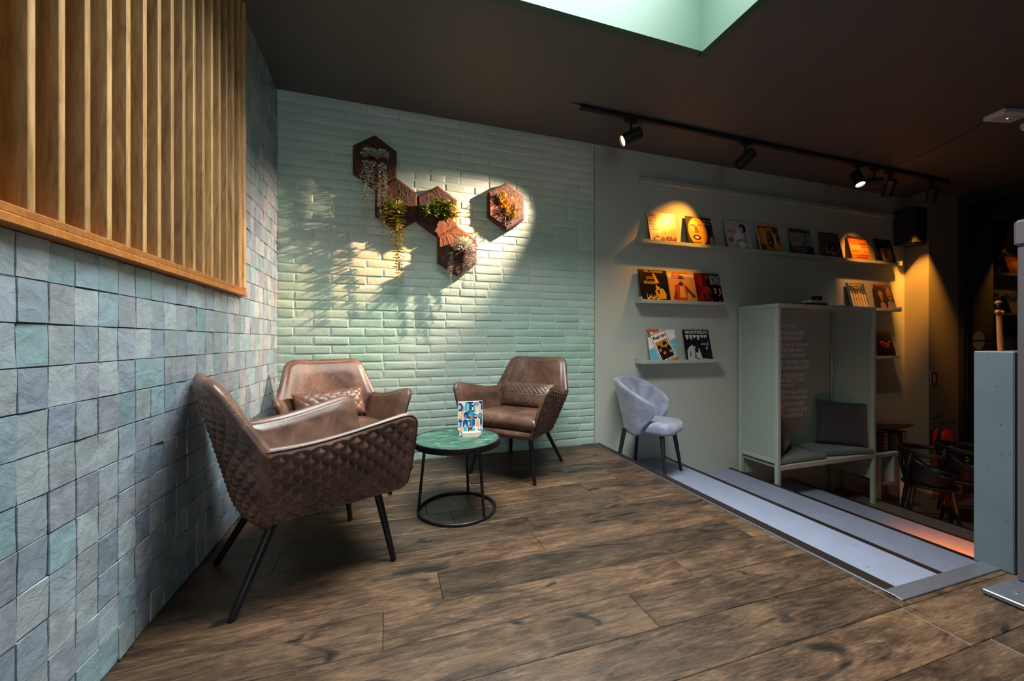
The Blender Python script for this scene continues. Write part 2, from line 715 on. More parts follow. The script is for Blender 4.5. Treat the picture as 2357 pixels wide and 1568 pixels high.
# painted brick wall
mb = MB()
rb = random.Random(5)
BW, BH = 0.252, 0.0684
XB = 1.877
for j in range(42):
    z0 = j * BH
    z1 = min(z0 + BH - 0.009, ZC)
    x = XL - (0.5 * BW if j % 2 else 0.0) + rb.uniform(-0.006, 0.006)
    while x < XB:
        L = BW + rb.uniform(-0.005, 0.005)
        if rb.random() < 0.06:
            L *= 0.5
        a, b = max(x, XL), min(x + L - 0.009, XB)
        x += L
        if b - a < 0.02:
            continue
        d = rb.uniform(-0.0026, 0.0022)
        sa, sb_, zj = rb.uniform(-1, 1) * 0.003, rb.uniform(-1, 1) * 0.003, rb.uniform(-1, 1) * 0.0014
        wa, wp, wq = rb.uniform(0.0004, 0.0020), rb.uniform(0, 6.28), rb.uniform(0, 6.28)
        tl, tt = rb.uniform(-1, 1) * 0.0016, rb.uniform(-1, 1) * 0.0014
        g = rb.uniform(0.38, 0.60)
        tint = (g * rb.uniform(0.96, 1.04), g * rb.uniform(0.98, 1.05), g)
        n1, n2 = [rb.uniform(-1, 1) * 0.0012 for _ in range(9)], [rb.uniform(-1, 1) * 0.0016 for _ in range(9)]
        us = [0, 0.012, 0.035, 0.5, 0.965, 0.988, 1]
        us[3] = rb.uniform(0.3, 0.7)
        ws = [0, 0.05, 0.13, 0.87, 0.95, 1]
        k_ = 0.252 / max(0.03, b - a)
        us[1:3] = [min(0.2, u_ * k_) for u_ in us[1:3]]
        us[4:6] = [1 - us[2], 1 - us[1]]

        def fb(u, v):
            i1, i2 = int(round(u * 6)), int(round(v * 5))
            u, v = us[i1], ws[i2]
            dep = d + tl * (u - .5) + tt * (v - .5)
            wob = 0
            if i1 in (0, 6) or i2 in (0, 5):
                dep += 0.0046
            elif i1 in (1, 5) or i2 in (1, 4):
                dep += 0.0009
            else:
                wob = n1[(i1 + i2 * 3) % 9]
            xx = a + u * (b - a)
            if 0 < a - XL - 0.01 and b < XB - 0.01:
                xx += sa * (1 - u) + sb_ * u
            return (xx, YB - 0.0036 + dep + wob * 0.8, z0 + v * (z1 - z0) + zj + (wa * math.sin(4 * u + wp) if i2 < 3 else wa * math.sin(5 * u + wq)))
        mb.grid(fb, 6, 5, 0, tint)
mb.box((XL - 0.1, YB - 0.0006, -0.3), (XB + 0.002, YB + 0.16, ZC), 1, tint=gt)
struct('wall_back', mb, [M['brick'], M['mortar']], smooth_=True, autos=50)

# plain plastered wall beyond the bricks, chimney breast and street wall
mb = MB().box((XB + 0.008, YB, -1.2), (6.50, YB + 0.16, ZC))
struct('wall_far', mb, M['plaster'])
struct('trim_3', MB().box((XB + 0.0005, YB + 0.006, -0.3), (XB + 0.0085, YB + 0.16, ZC)), M['black_matte'])
mb = MB().box((6.493, 3.06, -1.2), (XR + 0.1, YB + 0.16, ZC))
struct('wall_return', mb, M['plaster_dark'])
mb = MB()
mb.box((6.47, 3.02, -1.0), (XR - 0.02, 3.06, -0.88), bev=0.004)
struct('baseboard_return', mb, M['plaster_dark'])

# street wall behind the viewer, its unseen opening added for the fill light
mb = MB()
mb.box((XL - 0.2, YF - 0.2, -0.25), (-0.75, YF, ZC))
mb.box((1.35, YF - 0.2, -0.25), (XR + 0.1, YF, ZC))
mb.box((-0.75, YF - 0.2, -0.25), (1.35, YF, 0.65))
mb.box((-0.75, YF - 0.2, 2.45), (1.35, YF, ZC))
struct('wall_front', mb, M['plaster_dark'])

# ceiling with the opening of the roof light
SX0, SX1, SY0, SY1, SZ = -0.25, 1.95, 1.00, 2.03, 3.75
mb = MB()
for a, b in (((XL - 0.2, YF - 0.2), (SX0, YB + 0.16)), ((SX1, YF - 0.2), (XR + 0.2, YB + 0.16)),
             ((SX0, YF - 0.2), (SX1, SY0)), ((SX0, SY1), (SX1, YB + 0.16))):
    mb.box((a[0], a[1], ZC), (b[0], b[1], ZC + 0.25))
struct('ceiling', mb, M['ceiling'])
mb = MB()
w = 0.006
mb.box((SX0 - 0.05, SY1 - w, ZC - 0.004), (SX1, SY1 + 0.05, SZ))
mb.box((SX1 - w, SY0, ZC - 0.004), (SX1 + 0.05, SY1 + 0.05, SZ))
mb.box((SX0 - 0.05, SY0 - 0.05, ZC - 0.004), (SX1 + 0.05, SY0 + w, SZ))
mb.box((SX0 - 0.05, SY0, ZC - 0.004), (SX0 + w, SY1, SZ))
struct('ceiling_shaft', mb, M['shaft'])
wd = MB()
for k in range(4):
    x = SX0 + (SX1 - SX0) * k / 3
    wd.box((x - 0.03, SY0, SZ), (x + 0.03, SY1, SZ + 0.07))
wd.box((SX0 - 0.05, SY1 - 0.03, SZ), (SX1 + 0.05, SY1 + 0.05, SZ + 0.08))
wd.box((SX0 - 0.05, SY0 - 0.05, SZ), (SX1 + 0.05, SY0 + 0.03, SZ + 0.08))
struct('window_3', wd, M['white_paint'])

# steps going down to the right
edges = [XE, 2.70, 3.56, 4.41, 5.26]
for k in range(4):
    z = -0.2 * (k + 1)
    mb = MB().box((edges[k] - (0.0 if k else 0.0), YS, z - 0.22), (edges[k + 1], YB, z))
    ob = struct('floor_step', mb, M['tread'] if k < 3 else M['lower'])
    nm = MB().box((edges[k + 1] - 0.035, YS + 0.001, z - 0.05), (edges[k + 1] + 0.004, YB - 0.001, z + 0.003))
    nb = nm.build('step_nosing', M['bronze'], parent=ob)
struct('floor_lower', MB().box((5.26, YS - 0.2, -1.2), (XR + 0.2, YB + 0.1, -1.0)), M['lower'])
struct('wall_stairwell', MB().box((XE, YS - 0.03, -1.2), (XR + 0.1, YS, -0.005)), M['plaster_dark'])
# edge profiles of the timber floor
mb = MB().box((XE - 0.012, YS - 0.03, -0.2), (XE + 0.055, YB - 0.002, 0.004))
struct('trim_1', mb, M['bronze'])
mb = MB().box((XE - 0.02, YS - 0.032, -0.05), (XE - 0.008, YB - 0.002, 0.007), bev=0.002)
struct('trim_4', mb, M['steel'])
mb = MB().box((XE - 0.02, YS - 0.05, -0.2), (2.515, YS + 0.012, 0.0065), bev=0.002)
struct('trim_2', mb, M['steel'])

# dark glazing on the right, mirror-like in the gloom
k = NT('dark_glazing')
k.base('#07080a')
k.set(rough=0.02, spec=0.9)
M['dark_glass'] = k.m
struct('window_2', MB().box((XR, YF, -1.0), (XR + 0.05, 3.06, ZC)), M['dark_glass'])
mb = MB()
mb.box((XR - 0.09, 3.005, -1.0), (XR + 0.02, 3.06, ZC - 0.001))
mb.box((XR - 0.09, YF, ZC - 0.115), (XR + 0.02, 3.005, ZC - 0.001))
mb.box((XR - 0.05, 2.99, -1.0), (XR - 0.005, 3.005, ZC - 0.115))
struct('trim_5', mb, M['black_matte'])

# ---------------------------------------------------------------- slatted oak window screen
t = thing('slatted_window_screen', 'tall oak screen of upright fins set into the tiled wall', 'screen', (XL, 0, PZ))
mb = MB()
rf = random.Random(3)
z0, z1 = 0.045, ZC - PZ - 0.002
nf = 0
y = PY - 0.075
k = 0
while y > -2.2:
    tn = (rf.random(), rf.random(), rf.random())
    mb = MB().box((-0.095, y - 0.019, z0), (0.030, y, z1), 0, bev=0.002, tint=tn)
    if y > 0.2:
        mb.build('fin', M['oak'], t)
    y -= 0.0855
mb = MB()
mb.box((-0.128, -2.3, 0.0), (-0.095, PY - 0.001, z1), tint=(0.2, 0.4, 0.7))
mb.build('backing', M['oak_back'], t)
mb = MB()
mb.box((-0.128, -2.3, 0.001), (0.040, PY + 0.004, 0.024), bev=0.003, tint=(0.7, 0.2, 0.4))
mb.box((-0.095, -2.3, 0.024), (0.034, PY, 0.046), bev=0.003, tint=(0.3, 0.6, 0.2))
mb.build('sill', M['oak_sill'], t)
mb = MB()
mb.box((-0.095, PY - 0.030, 0.046), (0.036, PY - 0.001, z1), bev=0.003, tint=(0.9, 0.2, 0.7))
mb.box((-0.095, PY - 0.052, 0.046), (0.024, PY - 0.030, z1), bev=0.002, tint=(0.5, 0.6, 0.1))
mb.build('jamb', M['oak'], t)


# ---------------------------------------------------------------- quilted leather lounge chairs
def V(*a): return Vector(a)


BTx, BTy, BTz = -0.385, 0.243, 0.829
BJ = V(-0.229, 0.327, 0.583)
AF = V(0.330, 0.400, 0.666)
AB = V(0.337, 0.281, 0.318)
BB = V(-0.203, 0.196, 0.277)


def back_outer(u, v):
    """u lateral -1..1 (+ = chair's left), v height -1..1"""
    z = 0.262 + (v + 1) / 2 * (BTz - 0.262)
    if z < BJ.z:
        k = (z - BB.z) / (BJ.z - BB.z)
        hw = BB.y + (BJ.y - BB.y) * k
        xs = BB.x + (BJ.x - BB.x) * k
    else:
        k = (z - BJ.z) / (BTz - BJ.z)
        hw = BJ.y + (BTy - BJ.y) * k
        xs = BJ.x + (BTx - BJ.x) * k
    kk = (z - 0.262) / (BTz - 0.262)
    xc = -0.252 - 0.145 * kk
    if kk < 0.18:
        xc += 0.03 * (1 - kk / 0.18) ** 2
    s = abs(u) ** 2.2
    return V(xc + (xs - xc) * s, hw * u, z)


def arm_outer(u, v, sd):
    """u rear(-1)..front(+1), v bottom(-1)..top(+1)"""
    p, q = (u + 1) / 2, (v + 1) / 2
    top = BJ.lerp(AF, p)
    top.z -= 0.016 * math.sin(PI * p) * (1 - p) * 1.6
    bot = BB.lerp(AB, p)
    pt = bot.lerp(top, q)
    pt.y += 0.022 * math.sin(PI * p) * math.sin(PI * q)
    pt.x += 0.012 * math.sin(PI * q) * p
    return V(pt.x, pt.y * sd, pt.z)


def rnd(a, b, radii):
    m = max(abs(a), abs(b))
    if m < 1e-9:
        return 0.0, 0.0
    qx, qy = a / m, b / m
    rx, ry = radii[(qx > 0, qy > 0)]
    ex, ey = (abs(qx) - (1 - rx)) / rx, (abs(qy) - (1 - ry)) / ry
    if ex > 0 and ey > 0:
        l = math.hypot(ex, ey)
        # arc by angle
        an = math.atan2(ey, ex)
        qx = math.copysign(1 - rx + rx * math.cos(an), qx)
        qy = math.copysign(1 - ry + ry * math.sin(an), qy)
    return qx * m, qy * m


def padded_panel(fn, outward, NU, NV, thick, radii, quilt, lenU, lenV, du=0.064, dv=0.064, inner_bulge=0.012,
                 amp=0.009):
    """closed padded panel; outer face quilted, inner face smooth; returns MB and rim loop"""
    mbp = MB()

    def nrm(u, v):
        e = 0.01
        a = fn(u + e, v) - fn(u - e, v)
        b = fn(u, v + e) - fn(u, v - e)
        n = a.cross(b).normalized()
        return n if n.dot(outward) > 0 else -n
    outer, inner = [], []
    for j in range(NV + 1):
        for i in range(NU + 1):
            a, b = -1 + 2 * i / NU, -1 + 2 * j / NV
            u, v = rnd(a, b, radii)
            n = nrm(u, v)
            e = 1 - max(abs(a), abs(b))
            p = fn(u, v)
            fade = smooth(e, 0.02, 0.10)
            U, W = u * lenU / 2, v * lenV / 2
            pp, qq = U / du + W / dv, U / du - W / dv
            dp, dq = abs(pp - round(pp)), abs(qq - round(qq))
            h = (2 * min(dp, dq)) ** 0.6
            d = quilt * amp * (h - 0.6) * fade - 0.004 * (1 - smooth(e, 0, 0.05))
            outer.append(p + n * d)
            th = thick * (0.80 + 0.20 * smooth(e, 0, 0.1))
            bl = inner_bulge * smooth(e, 0.0, 0.35)
            inner.append(fn(u * 0.985, v * 0.985) - n * (th + bl))
    fo = []
    W1 = NU + 1
    for j in range(NV):
        for i in range(NU):
            a = j * W1 + i
            fo.append((a, a + 1, a + W1 + 1, a + W1))
    mbp.add(outer, fo)
    off = len(mbp.v)
    mbp.add(inner, [f[::-1] for f in fo])
    # rim
    loop = [(i, 0) for i in range(NU)] + [(NU, j) for j in range(NV)] + \
           [(i, NV) for i in range(NU, 0, -1)] + [(0, j) for j in range(NV, 0, -1)]
    rings = []
    K = 6
    cen = fn(0, 0)
    rim_pts = []
    for k in range(K + 1):
        ring = []
        for (i, j) in loop:
            id_ = j * W1 + i
            o, q = outer[id_], inner[id_]
            i2, j2 = min(max(i, 2), NU - 2), min(max(j, 2), NV - 2)
            dirv = (o - outer[j2 * W1 + i2])
            ax = (q - o).normalized()
            dirv = dirv - ax * dirv.dot(ax)
            if dirv.length > 1e-6:
                dirv.normalize()
            s = k / K
            th = (q - o).length
            p = o.lerp(q, s) + dirv * th * 0.42 * math.sin(PI * s)
            ring.append(p)
            if k == 1:
                rim_pts.append(p)
        rings.append(ring)
    nL = len(loop)
    base = len(mbp.v)
    vs = [p for r in rings for p in r]
    fs = []
    for k in range(K):
        for i in range(nL):
            j = (i + 1) % nL
            fs.append((k * nL + i, (k + 1) * nL + i, (k + 1) * nL + j, k * nL + j))
    mbp.add(vs, fs)
    return mbp, rim_pts, loop


def weld(o, d=0.0006):
    import bmesh
    bm = bmesh.new(); bm.from_mesh(o.data)
    bmesh.ops.remove_doubles(bm, verts=bm.verts, dist=d)
    bmesh.ops.recalc_face_normals(bm, faces=bm.faces)
    bm.to_mesh(o.data); bm.free()
    o.data.polygons.foreach_set('use_smooth', [True] * len(o.data.polygons))


def pad(name, mat, parent, size, loc=(0, 0, 0), rot=(0, 0, 0), n=(28, 20), pw=4.0, disp=None, taper=None, edge=0.35):
    """soft cushion: a squarish pad bulging in the middle, thin at its rim"""
    sx, sy, sz = size
    mbp = MB()

    def f(u, v, s):
        a, b = 2 * u - 1, 2 * v - 1
        e = (1 - abs(a) ** pw) * (1 - abs(b) ** pw)
        h = sz / 2 * (edge + (1 - edge) * max(0, e) ** 0.5) if edge else sz / 2 * max(0, e) ** 0.5
        ka = 1 - 0.05 * (1 - abs(b) ** 2) * abs(a) ** 3
        kb = 1 - 0.05 * (1 - abs(a) ** 2) * abs(b) ** 3
        x, y = a * sx / 2 * ka, b * sy / 2 * kb
        d = disp(x, y, a, b) * smooth(min(1 - abs(a), 1 - abs(b)), 0.02, 0.14) if disp and s > 0 else 0
        if taper:
            y *= 1 + taper * a
        return V(x, y, s * h + d)
    mbp.grid(lambda u, v: f(u, v, 1), *n)
    mbp.grid(lambda u, v: f(u, v, -1), *n, flip=True)
    # rim
    NU, NV = n
    pts = [(i / NU, 0) for i in range(NU)] + [(1, j / NV) for j in range(NV)] + \
          [(i / NU, 1) for i in range(NU, 0, -1)] + [(0, j / NV) for j in range(NV, 0, -1)]
    L = len(pts)
    vs = []
    for k in range(4):
        s = 1 - 2 * k / 3
        for (u, v) in pts:
            p, q = f(u, v, 1), f(u, v, -1)
            m = (p + q) / 2
            bul = 1 + 0.35 * (p - q).length / max(sx, sy) * math.sin(PI * k / 3)
            pp = p.lerp(q, k / 3)
            vs.append(V(pp.x * bul, pp.y * bul, pp.z))
    fs = [(k * L + i, (k + 1) * L + i, (k + 1) * L + (i + 1) % L, k * L + (i + 1) % L) for k in range(3) for i in range(L)]
    mbp.add(vs, fs)
    o = mbp.build(name, mat, parent)
    weld(o)
    o.location = loc
    o.rotation_euler = rot
    return o


def leg_tube(p, q, r0, r1, mat, parent, name='leg', n=14):
    p, q = V(*p), V(*q)
    d = (q - p)
    pts = [p + d * k for k in (0, 0.33, 0.66, 0.985, 1.0)]
    rs = [r0 + (r1 - r0) * k for k in (0, 0.33, 0.66, 0.985)] + [r1 * 0.75]
    o = MB().tube(pts, rs, n).build(name, mat, parent, smooth_=True, autos=50)
    return o


def make_lounge_chair(label):
    t = thing('lounge_chair', label, 'chair', group='quilted leather lounge chairs')
    rb_ = {(False, False): (0.22, 0.10), (True, False): (0.22, 0.10), (False, True): (0.22, 0.17), (True, True): (0.22, 0.17)}
    p, rim, loop = padded_panel(back_outer, V(-1, 0, 0.1), 150, 150, 0.058, rb_, 1.0, 0.56, 0.58, amp=0.019)
    o = p.build('backrest', M['leather'], t)
    weld(o)
    for sd in (1, -1):
        ra = {(False, False): (0.03, 0.05), (True, False): (0.10, 0.16), (False, True): (0.02, 0.03), (True, True): (0.20, 0.27)}
        p, rim, loop = padded_panel(lambda u, v: arm_outer(u, v, sd), V(0, sd, 0), 150, 96, 0.052, ra, 1.0, 0.56, 0.32, amp=0.019)
        o = p.build('armrest', M['leather'], t)
        weld(o)
        o['label'] = 'armrest with diamond quilted outside'
        # dark piping along the top and front edge of the arm
        NU, NV = 150, 96
        pts = [rim[loop.index((0, NV))]] if (0, NV) in loop else []
        seq = [(i, NV) for i in range(1, NU + 1, 2)] + [(NU, j) for j in range(NV - 1, 3, -2)]
        pts += [rim[loop.index(s)] for s in seq if s in loop]
        MB().tube(pts, 0.0042, 6).build('piping', M['piping'], o, smooth_=True)
    # seat shell between the arms
    mb = MB()
    pr = [(-0.22, 0.285), (0.335, 0.312), (0.352, 0.330), (0.352, 0.352), (0.335, 0.372), (-0.22, 0.352)]
    n = len(pr)
    vs = []
    for sd in (-1, 1):
        for x, z in pr:
            k = (x + 0.203) / 0.54
            hw = 0.172 + (0.272 - 0.172) * k - 0.012
            hw += (z - 0.3) * 0.32
            vs.append((x, sd * hw, z))
    fs = [(i, (i + 1) % n, n + (i + 1) % n, n + i) for i in range(n)] + [tuple(range(n))[::-1], tuple(range(n, 2 * n))]
    mb.add(vs, fs)
    o = mb.build('seat_base', M['leather'], t, recalc=True)
    bv = o.modifiers.new('bevel', 'BEVEL'); bv.width = 0.012; bv.segments = 3
    o.data.polygons.foreach_set('use_smooth', [True] * n + [True, True])
    pad('seat_cushion', M['leather'], t, (0.56, 0.53, 0.115), (0.075, 0, 0.408), (0, -0.05, 0), (30, 30), 6.0, taper=0.10, edge=0.55)
    for sd in (1, -1):
        leg_tube((0.235, sd * 0.205, 0.312), (0.288, sd * 0.264, 0.0), 0.017, 0.0125, M['black'], t)
        leg_tube((-0.150, sd * 0.150, 0.300), (-0.307, sd * 0.237, 0.0), 0.017, 0.0125, M['black'], t)
    return t


chair = make_lounge_chair('brown leather lounge chair nearest the viewer, its back against the tiled wall')
chair2 = copy_tree(chair)
chair3 = copy_tree(chair)
for o, (x, y, d), lb in ((chair, (-0.349, 1.942, 24.9), None),
                         (chair2, (-0.330, 2.800, -70.9), 'brown leather lounge chair in the corner of the tiled and brick walls'),
                         (chair3, (0.972, 2.862, -135.4), 'brown leather lounge chair in front of the brick wall, right of the round table')):
    o.location = (x, y, 0)
    o.rotation_euler = (0, 0, math.radians(d))
    if lb:
        o['label'] = lb


def weave(x, y, a, b):
    c = 0.034
    p, q = (x + y) / c, (x - y) / c
    return 0.006 * (abs(math.sin(PI * p / 2) * math.sin(PI * q / 2)) ** 0.4 - 0.5)


def chevron(x, y, a, b):
    c = 0.036
    p = (x * 0.9 + abs(y) * 1.0) / c
    s = abs((p % 1) - 0.5) * 2
    return 0.006 * (1 - s ** 6) - 0.003 - (0.004 if abs(y) < 0.003 else 0)


def chair_pos(c, local):
    return Matrix.Rotation(c.rotation_euler.z, 4, 'Z') @ V(*local) + c.location


for c, disp, lb, px in ((chair2, weave, 'leather cushion of woven straps on the corner lounge chair', 0.0),
                        (chair3, chevron, 'leather cushion with stitched chevrons on the right-hand lounge chair', 0.0)):
    o = pad('lumbar_cushion', M['leather'], None, (0.46, 0.21, 0.12), n=(110, 50), disp=disp, pw=3.0, edge=0.05)
    tag(o, lb, 'cushion', 'lumbar cushions')
    c0 = chair_pos(c, (-0.155, 0.0, 0.545))
    th = c.rotation_euler.z
    # local x of the pad runs across the chair, local z faces forward and up
    R = Matrix.Rotation(th, 4, 'Z') @ Matrix.Rotation(PI / 2, 4, 'Z') @ Matrix.Rotation(math.radians(66), 4, 'X')
    R = R @ Matrix.Rotation(math.radians(3 if c is chair2 else 0), 4, 'Z')
    o.matrix_world = Matrix.Translation(c0) @ R

# ---------------------------------------------------------------- round table, menu card and holder
t = thing('side_table', 'small round table with green stone top on a black ring base', 'table', (0.385, 2.268, 0))
rt_ = 0.252
mb = MB().lathe([(rt_ - 0.014, 0.398), (rt_ - 0.012, 0.418), (rt_ - 0.010, 0.4195), (0.001, 0.42)], n=72)
mb.build('tabletop', M['slate'], t, smooth_=True, autos=40)
mb = MB().lathe([(rt_ - 0.02, 0.386), (rt_ - 0.002, 0.386), (rt_, 0.390), (rt_, 0.419), (rt_ - 0.004, 0.4215), (rt_ - 0.0095, 0.4205), (rt_ - 0.0095, 0.40), (rt_ - 0.02, 0.397)], n=72)
mb.build('rim', M['black'], t, smooth_=True, autos=40)
mb = MB()
R1 = 0.222
mb.tube([(R1 * math.cos(a * PI / 32), R1 * math.sin(a * PI / 32), 0.009) for a in range(64)], 0.009, 10, closed=True)
mb.build('base_ring', M['black'], t, smooth_=True)
for a in (-58, 62, 178):
    an = math.radians(a)
    cs, sn = math.cos(an), math.sin(an)
    MB().tube([(R1 * cs, R1 * sn, 0.012), (0.185 * cs, 0.185 * sn, 0.388)], 0.0085, 10).build('leg', M['black'], t, smooth_=True, autos=50)


def flat_art(shapes, y, W, H, eps=0.00025):
    """list of (material index, polygon in 0..1 coordinates) -> layered thin shapes facing -y"""
    m = MB()
    for n_, (mi, poly) in enumerate(shapes):
        m.add([(p[0] * W - W / 2, y - eps * (n_ + 1), p[1] * H) for p in poly], [tuple(range(len(poly)))], mi)
    return m


def ell(cx, cy, rx, ry, n=18, a0=0.0, a1=360.0, rot=0.0):
    out = []
    full = abs(a1 - a0) >= 359
    for k in range(n if full else n + 1):
        a = math.radians(a0 + (a1 - a0) * k / n)
        x, y = rx * math.cos(a), ry * math.sin(a)
        c, s = math.cos(rot), math.sin(rot)
        out.append((cx + x * c - y * s, cy + x * s + y * c))
    return out


def rect(x0, y0, x1, y1): return [(x0, y0), (x1, y0), (x1, y1), (x0, y1)]


CW, CH = 0.148, 0.205
t = thing('menu_card', 'upright table card of coloured letter shapes on the round table', 'card', (0.467, 2.285, 0.423), math.radians(-4))
MB().box((-CW / 2, 0, 0), (CW / 2, 0.0015, CH)).build('card', M['white'], t)
pal = ['#0f2a66', '#1f56b5', '#2f9fb0', '#e07f95', '#e2b48c', '#f2d59a', '#14304e', '#8fd0d8']
pm = [plain(c, 0.5, name='print_ink') for c in pal]
sh = [(7, rect(0.23, 0.86, 0.36, 0.70)), (3, ell(0.17, 0.78, 0.08, 0.10)), (6, ell(0.07, 0.83, 0.13, 0.12, 16, -90, 90) + [(0.02, 0.95), (0.02, 0.71)]),
      (7, ell(0.07, 0.83, 0.06, 0.07)), (2, rect(0.30, 0.72, 0.38, 0.97)), (7, rect(0.36, 0.60, 0.48, 0.98)), (4, rect(0.36, 0.74, 0.41, 0.80)),
      (0, rect(0.45, 0.74, 0.56, 0.97)), (0, rect(0.38, 0.93, 0.62, 0.97)), (1, rect(0.50, 0.80, 0.55, 0.93)), (0, rect(0.56, 0.83, 0.66, 0.89)),
      (2, ell(0.71, 0.86, 0.09, 0.10)), (2, rect(0.62, 0.70, 0.72, 0.86)), (5, ell(0.72, 0.80, 0.05, 0.08)), (3, ell(0.80, 0.92, 0.05, 0.06)),
      (0, rect(0.86, 0.93, 0.98, 0.99)), (0, rect(0.93, 0.74, 0.99, 0.99)), (4, rect(0.86, 0.70, 0.90, 0.90)),
      (1, rect(0.40, 0.66, 0.66, 0.73)), (5, rect(0.06, 0.52, 0.14, 0.68)), (4, rect(0.13, 0.55, 0.24, 0.68)), (5, rect(0.18, 0.50, 0.27, 0.62)),
      (6, ell(0.34, 0.60, 0.11, 0.09)), (1, rect(0.27, 0.50, 0.36, 0.62)), (7, rect(0.31, 0.50, 0.34, 0.58)),
      (2, ell(0.55, 0.58, 0.15, 0.11, 18)), (3, ell(0.52, 0.55, 0.07, 0.04)), (6, rect(0.40, 0.50, 0.50, 0.55)), (3, rect(0.03, 0.47, 0.16, 0.50)),
      (0, ell(0.70, 0.55, 0.09, 0.065)), (5, ell(0.71, 0.555, 0.055, 0.025)), (0, ell(0.90, 0.56, 0.08, 0.075)), (7, ell(0.90, 0.56, 0.045, 0.045)),
      (0, rect(0.02, 0.41, 0.19, 0.45)), (1, rect(0.08, 0.27, 0.14, 0.41)), (7, rect(0.03, 0.27, 0.08, 0.39)),
      (0, ell(0.30, 0.37, 0.10, 0.10)), (0, rect(0.20, 0.26, 0.40, 0.37)), (1, ell(0.30, 0.35, 0.05, 0.07)), (7, rect(0.25, 0.25, 0.35, 0.32)),
      (6, ell(0.46, 0.36, 0.09, 0.10)), (7, ell(0.44, 0.35, 0.05, 0.07)), (2, ell(0.60, 0.36, 0.09, 0.11)), (0, rect(0.60, 0.28, 0.68, 0.46)),
      (1, ell(0.61, 0.33, 0.05, 0.07)), (4, rect(0.74, 0.27, 0.80, 0.44)), (4, [(0.78, 0.44), (0.82, 0.44), (0.88, 0.27), (0.84, 0.27)]),
      (0, rect(0.90, 0.30, 0.97, 0.47)), (3, ell(0.46, 0.24, 0.07, 0.04)), (5, rect(0.70, 0.18, 0.84, 0.25)), (4, ell(0.17, 0.17, 0.08, 0.07)),
      (2, rect(0.24, 0.12, 0.36, 0.22)), (6, rect(0.40, 0.10, 0.46, 0.24)), (6, ell(0.53, 0.19, 0.07, 0.05)), (2, rect(0.56, 0.06, 0.68, 0.20)),
      (1, [(0.80, 0.22), (0.88, 0.14), (0.97, 0.24), (0.90, 0.10), (0.84, 0.10)]), (5, rect(0.24, 0.06, 0.32, 0.12)), (6, rect(0.01, 0.02, 0.05, 0.16)),
      (2, rect(0.93, 0.02, 0.99, 0.14)), (3, ell(0.86, 0.06, 0.07, 0.05)), (0, rect(0.92, 0.24, 0.95, 0.28)), (0, ell(0.95, 0.68, 0.02, 0.015))]
flat_art(sh, 0.0, CW, CH, 0.00004).build('letter_print', pm, t)
t = thing('card_holder', 'pale wooden block holding the letter card upright', 'card holder', (0.467, 2.262, 0.4205), math.radians(-4))
mb = MB()
mb.prism([(-0.052, 0.0), (0.044, 0.0), (0.058, 0.012), (0.058, 0.026), (-0.052, 0.026)], -0.014, 0.021)
mb.build('block', M['birch'], t)

# ---------------------------------------------------------------- hexagon planters
HW, HR = 0.1625, 0.208


def hex_poly(s=1.0):
    return [(0, HR * s), (-HW * s, HR / 2 * s), (-HW * s, -HR / 2 * s), (0, -HR * s), (HW * s, -HR / 2 * s), (HW * s, HR / 2 * s)]


def leaf(m, p, d, up, L, W, tint, fold=0.25):
    d = d.normalized()
    s = d.cross(up)
    if s.length < 1e-4:
        s = V(1, 0, 0)
    s.normalize()
    n = s.cross(d)
    a = p
    vs = [a, a + d * L * 0.3 + s * W / 2 + n * fold * W, a + d * L * 0.7 + s * W * 0.4 + n * fold * W * 0.8, a + d * L,
          a + d * L * 0.7 - s * W * 0.4 + n * fold * W * 0.8, a + d * L * 0.3 - s * W / 2 + n * fold * W, a + d * L * 0.35, a + d * L * 0.72]
    m.add(vs, [(0, 1, 6), (1, 2, 7, 6), (2, 3, 7), (3, 4, 7), (4, 5, 6, 7), (5, 0, 6)], 0, tint)


def rtint(r): x = r.random(); return (x, x, x)


def hex_panel(x, z, label, plant, seed):
    t = thing('hexagonal_planter', label, 'wall planter', (x, YB - 0.011, z), group='hexagonal wall planters')
    bd = MB().prism(hex_poly(), -0.062, 0.0, bev=0.008).build('board', M['bark'], t)
    r = random.Random(seed)
    m = MB()
    for k in range(26):       # pale roots pressed on to the face
        px, pz = r.uniform(-0.12, 0.12), r.uniform(-0.15, 0.15)
        an = r.uniform(0, 6.28)
        pts = []
        for q in range(9):
            if abs(px) > 0.145 or abs(pz) > HR - 0.02 - abs(px) * 0.62:
                break
            pts.append((px, -0.0635 - r.random() * 0.003, pz))
            an += r.uniform(-0.8, 0.8)
            px += 0.014 * math.cos(an); pz += 0.014 * math.sin(an)
        if len(pts) > 3:
            m.tube(pts, 0.00075, 4, cap=False)
    m.build('roots', plain('#7d6350', 0.7), bd)
    fol, stm = MB(), MB()
    plant(fol, stm, r)
    stm.build('stems', plain('#5a5a34', 0.6), t)
    return t, fol


def strand(fol, stm, r, p, length, L, W, gap, sway=0.012, pairs=True, yo=-0.02):
    p = V(*p)
    pts = [p.copy()]
    z = 0
    dx, dy = r.uniform(-1, 1), 0
    n = int(length / gap)
    cur = p.copy()
    for k in range(n):
        dx = dx * 0.8 + r.uniform(-1, 1) * 0.4
        cur = cur + V(dx * sway * 0.3, r.uniform(-1, 1) * 0.002 + (yo / n if k < n * 0.3 else -yo / n * 0.3), -gap)
        pts.append(cur.copy())
        an = r.uniform(0, 6.28)
        for s in ((0, PI) if pairs else (0,)):
            d = V(math.cos(an + s), -abs(math.sin(an + s)) * 0.7, r.uniform(-0.3, 0.35))
            ll = L * r.uniform(0.7, 1.15) * (1 - 0.35 * k / n)
            leaf(fol, cur, d, V(0, 0, 1), ll, W * ll / L, rtint(r))
    stm.tube(pts, 0.0011, 4, cap=False)


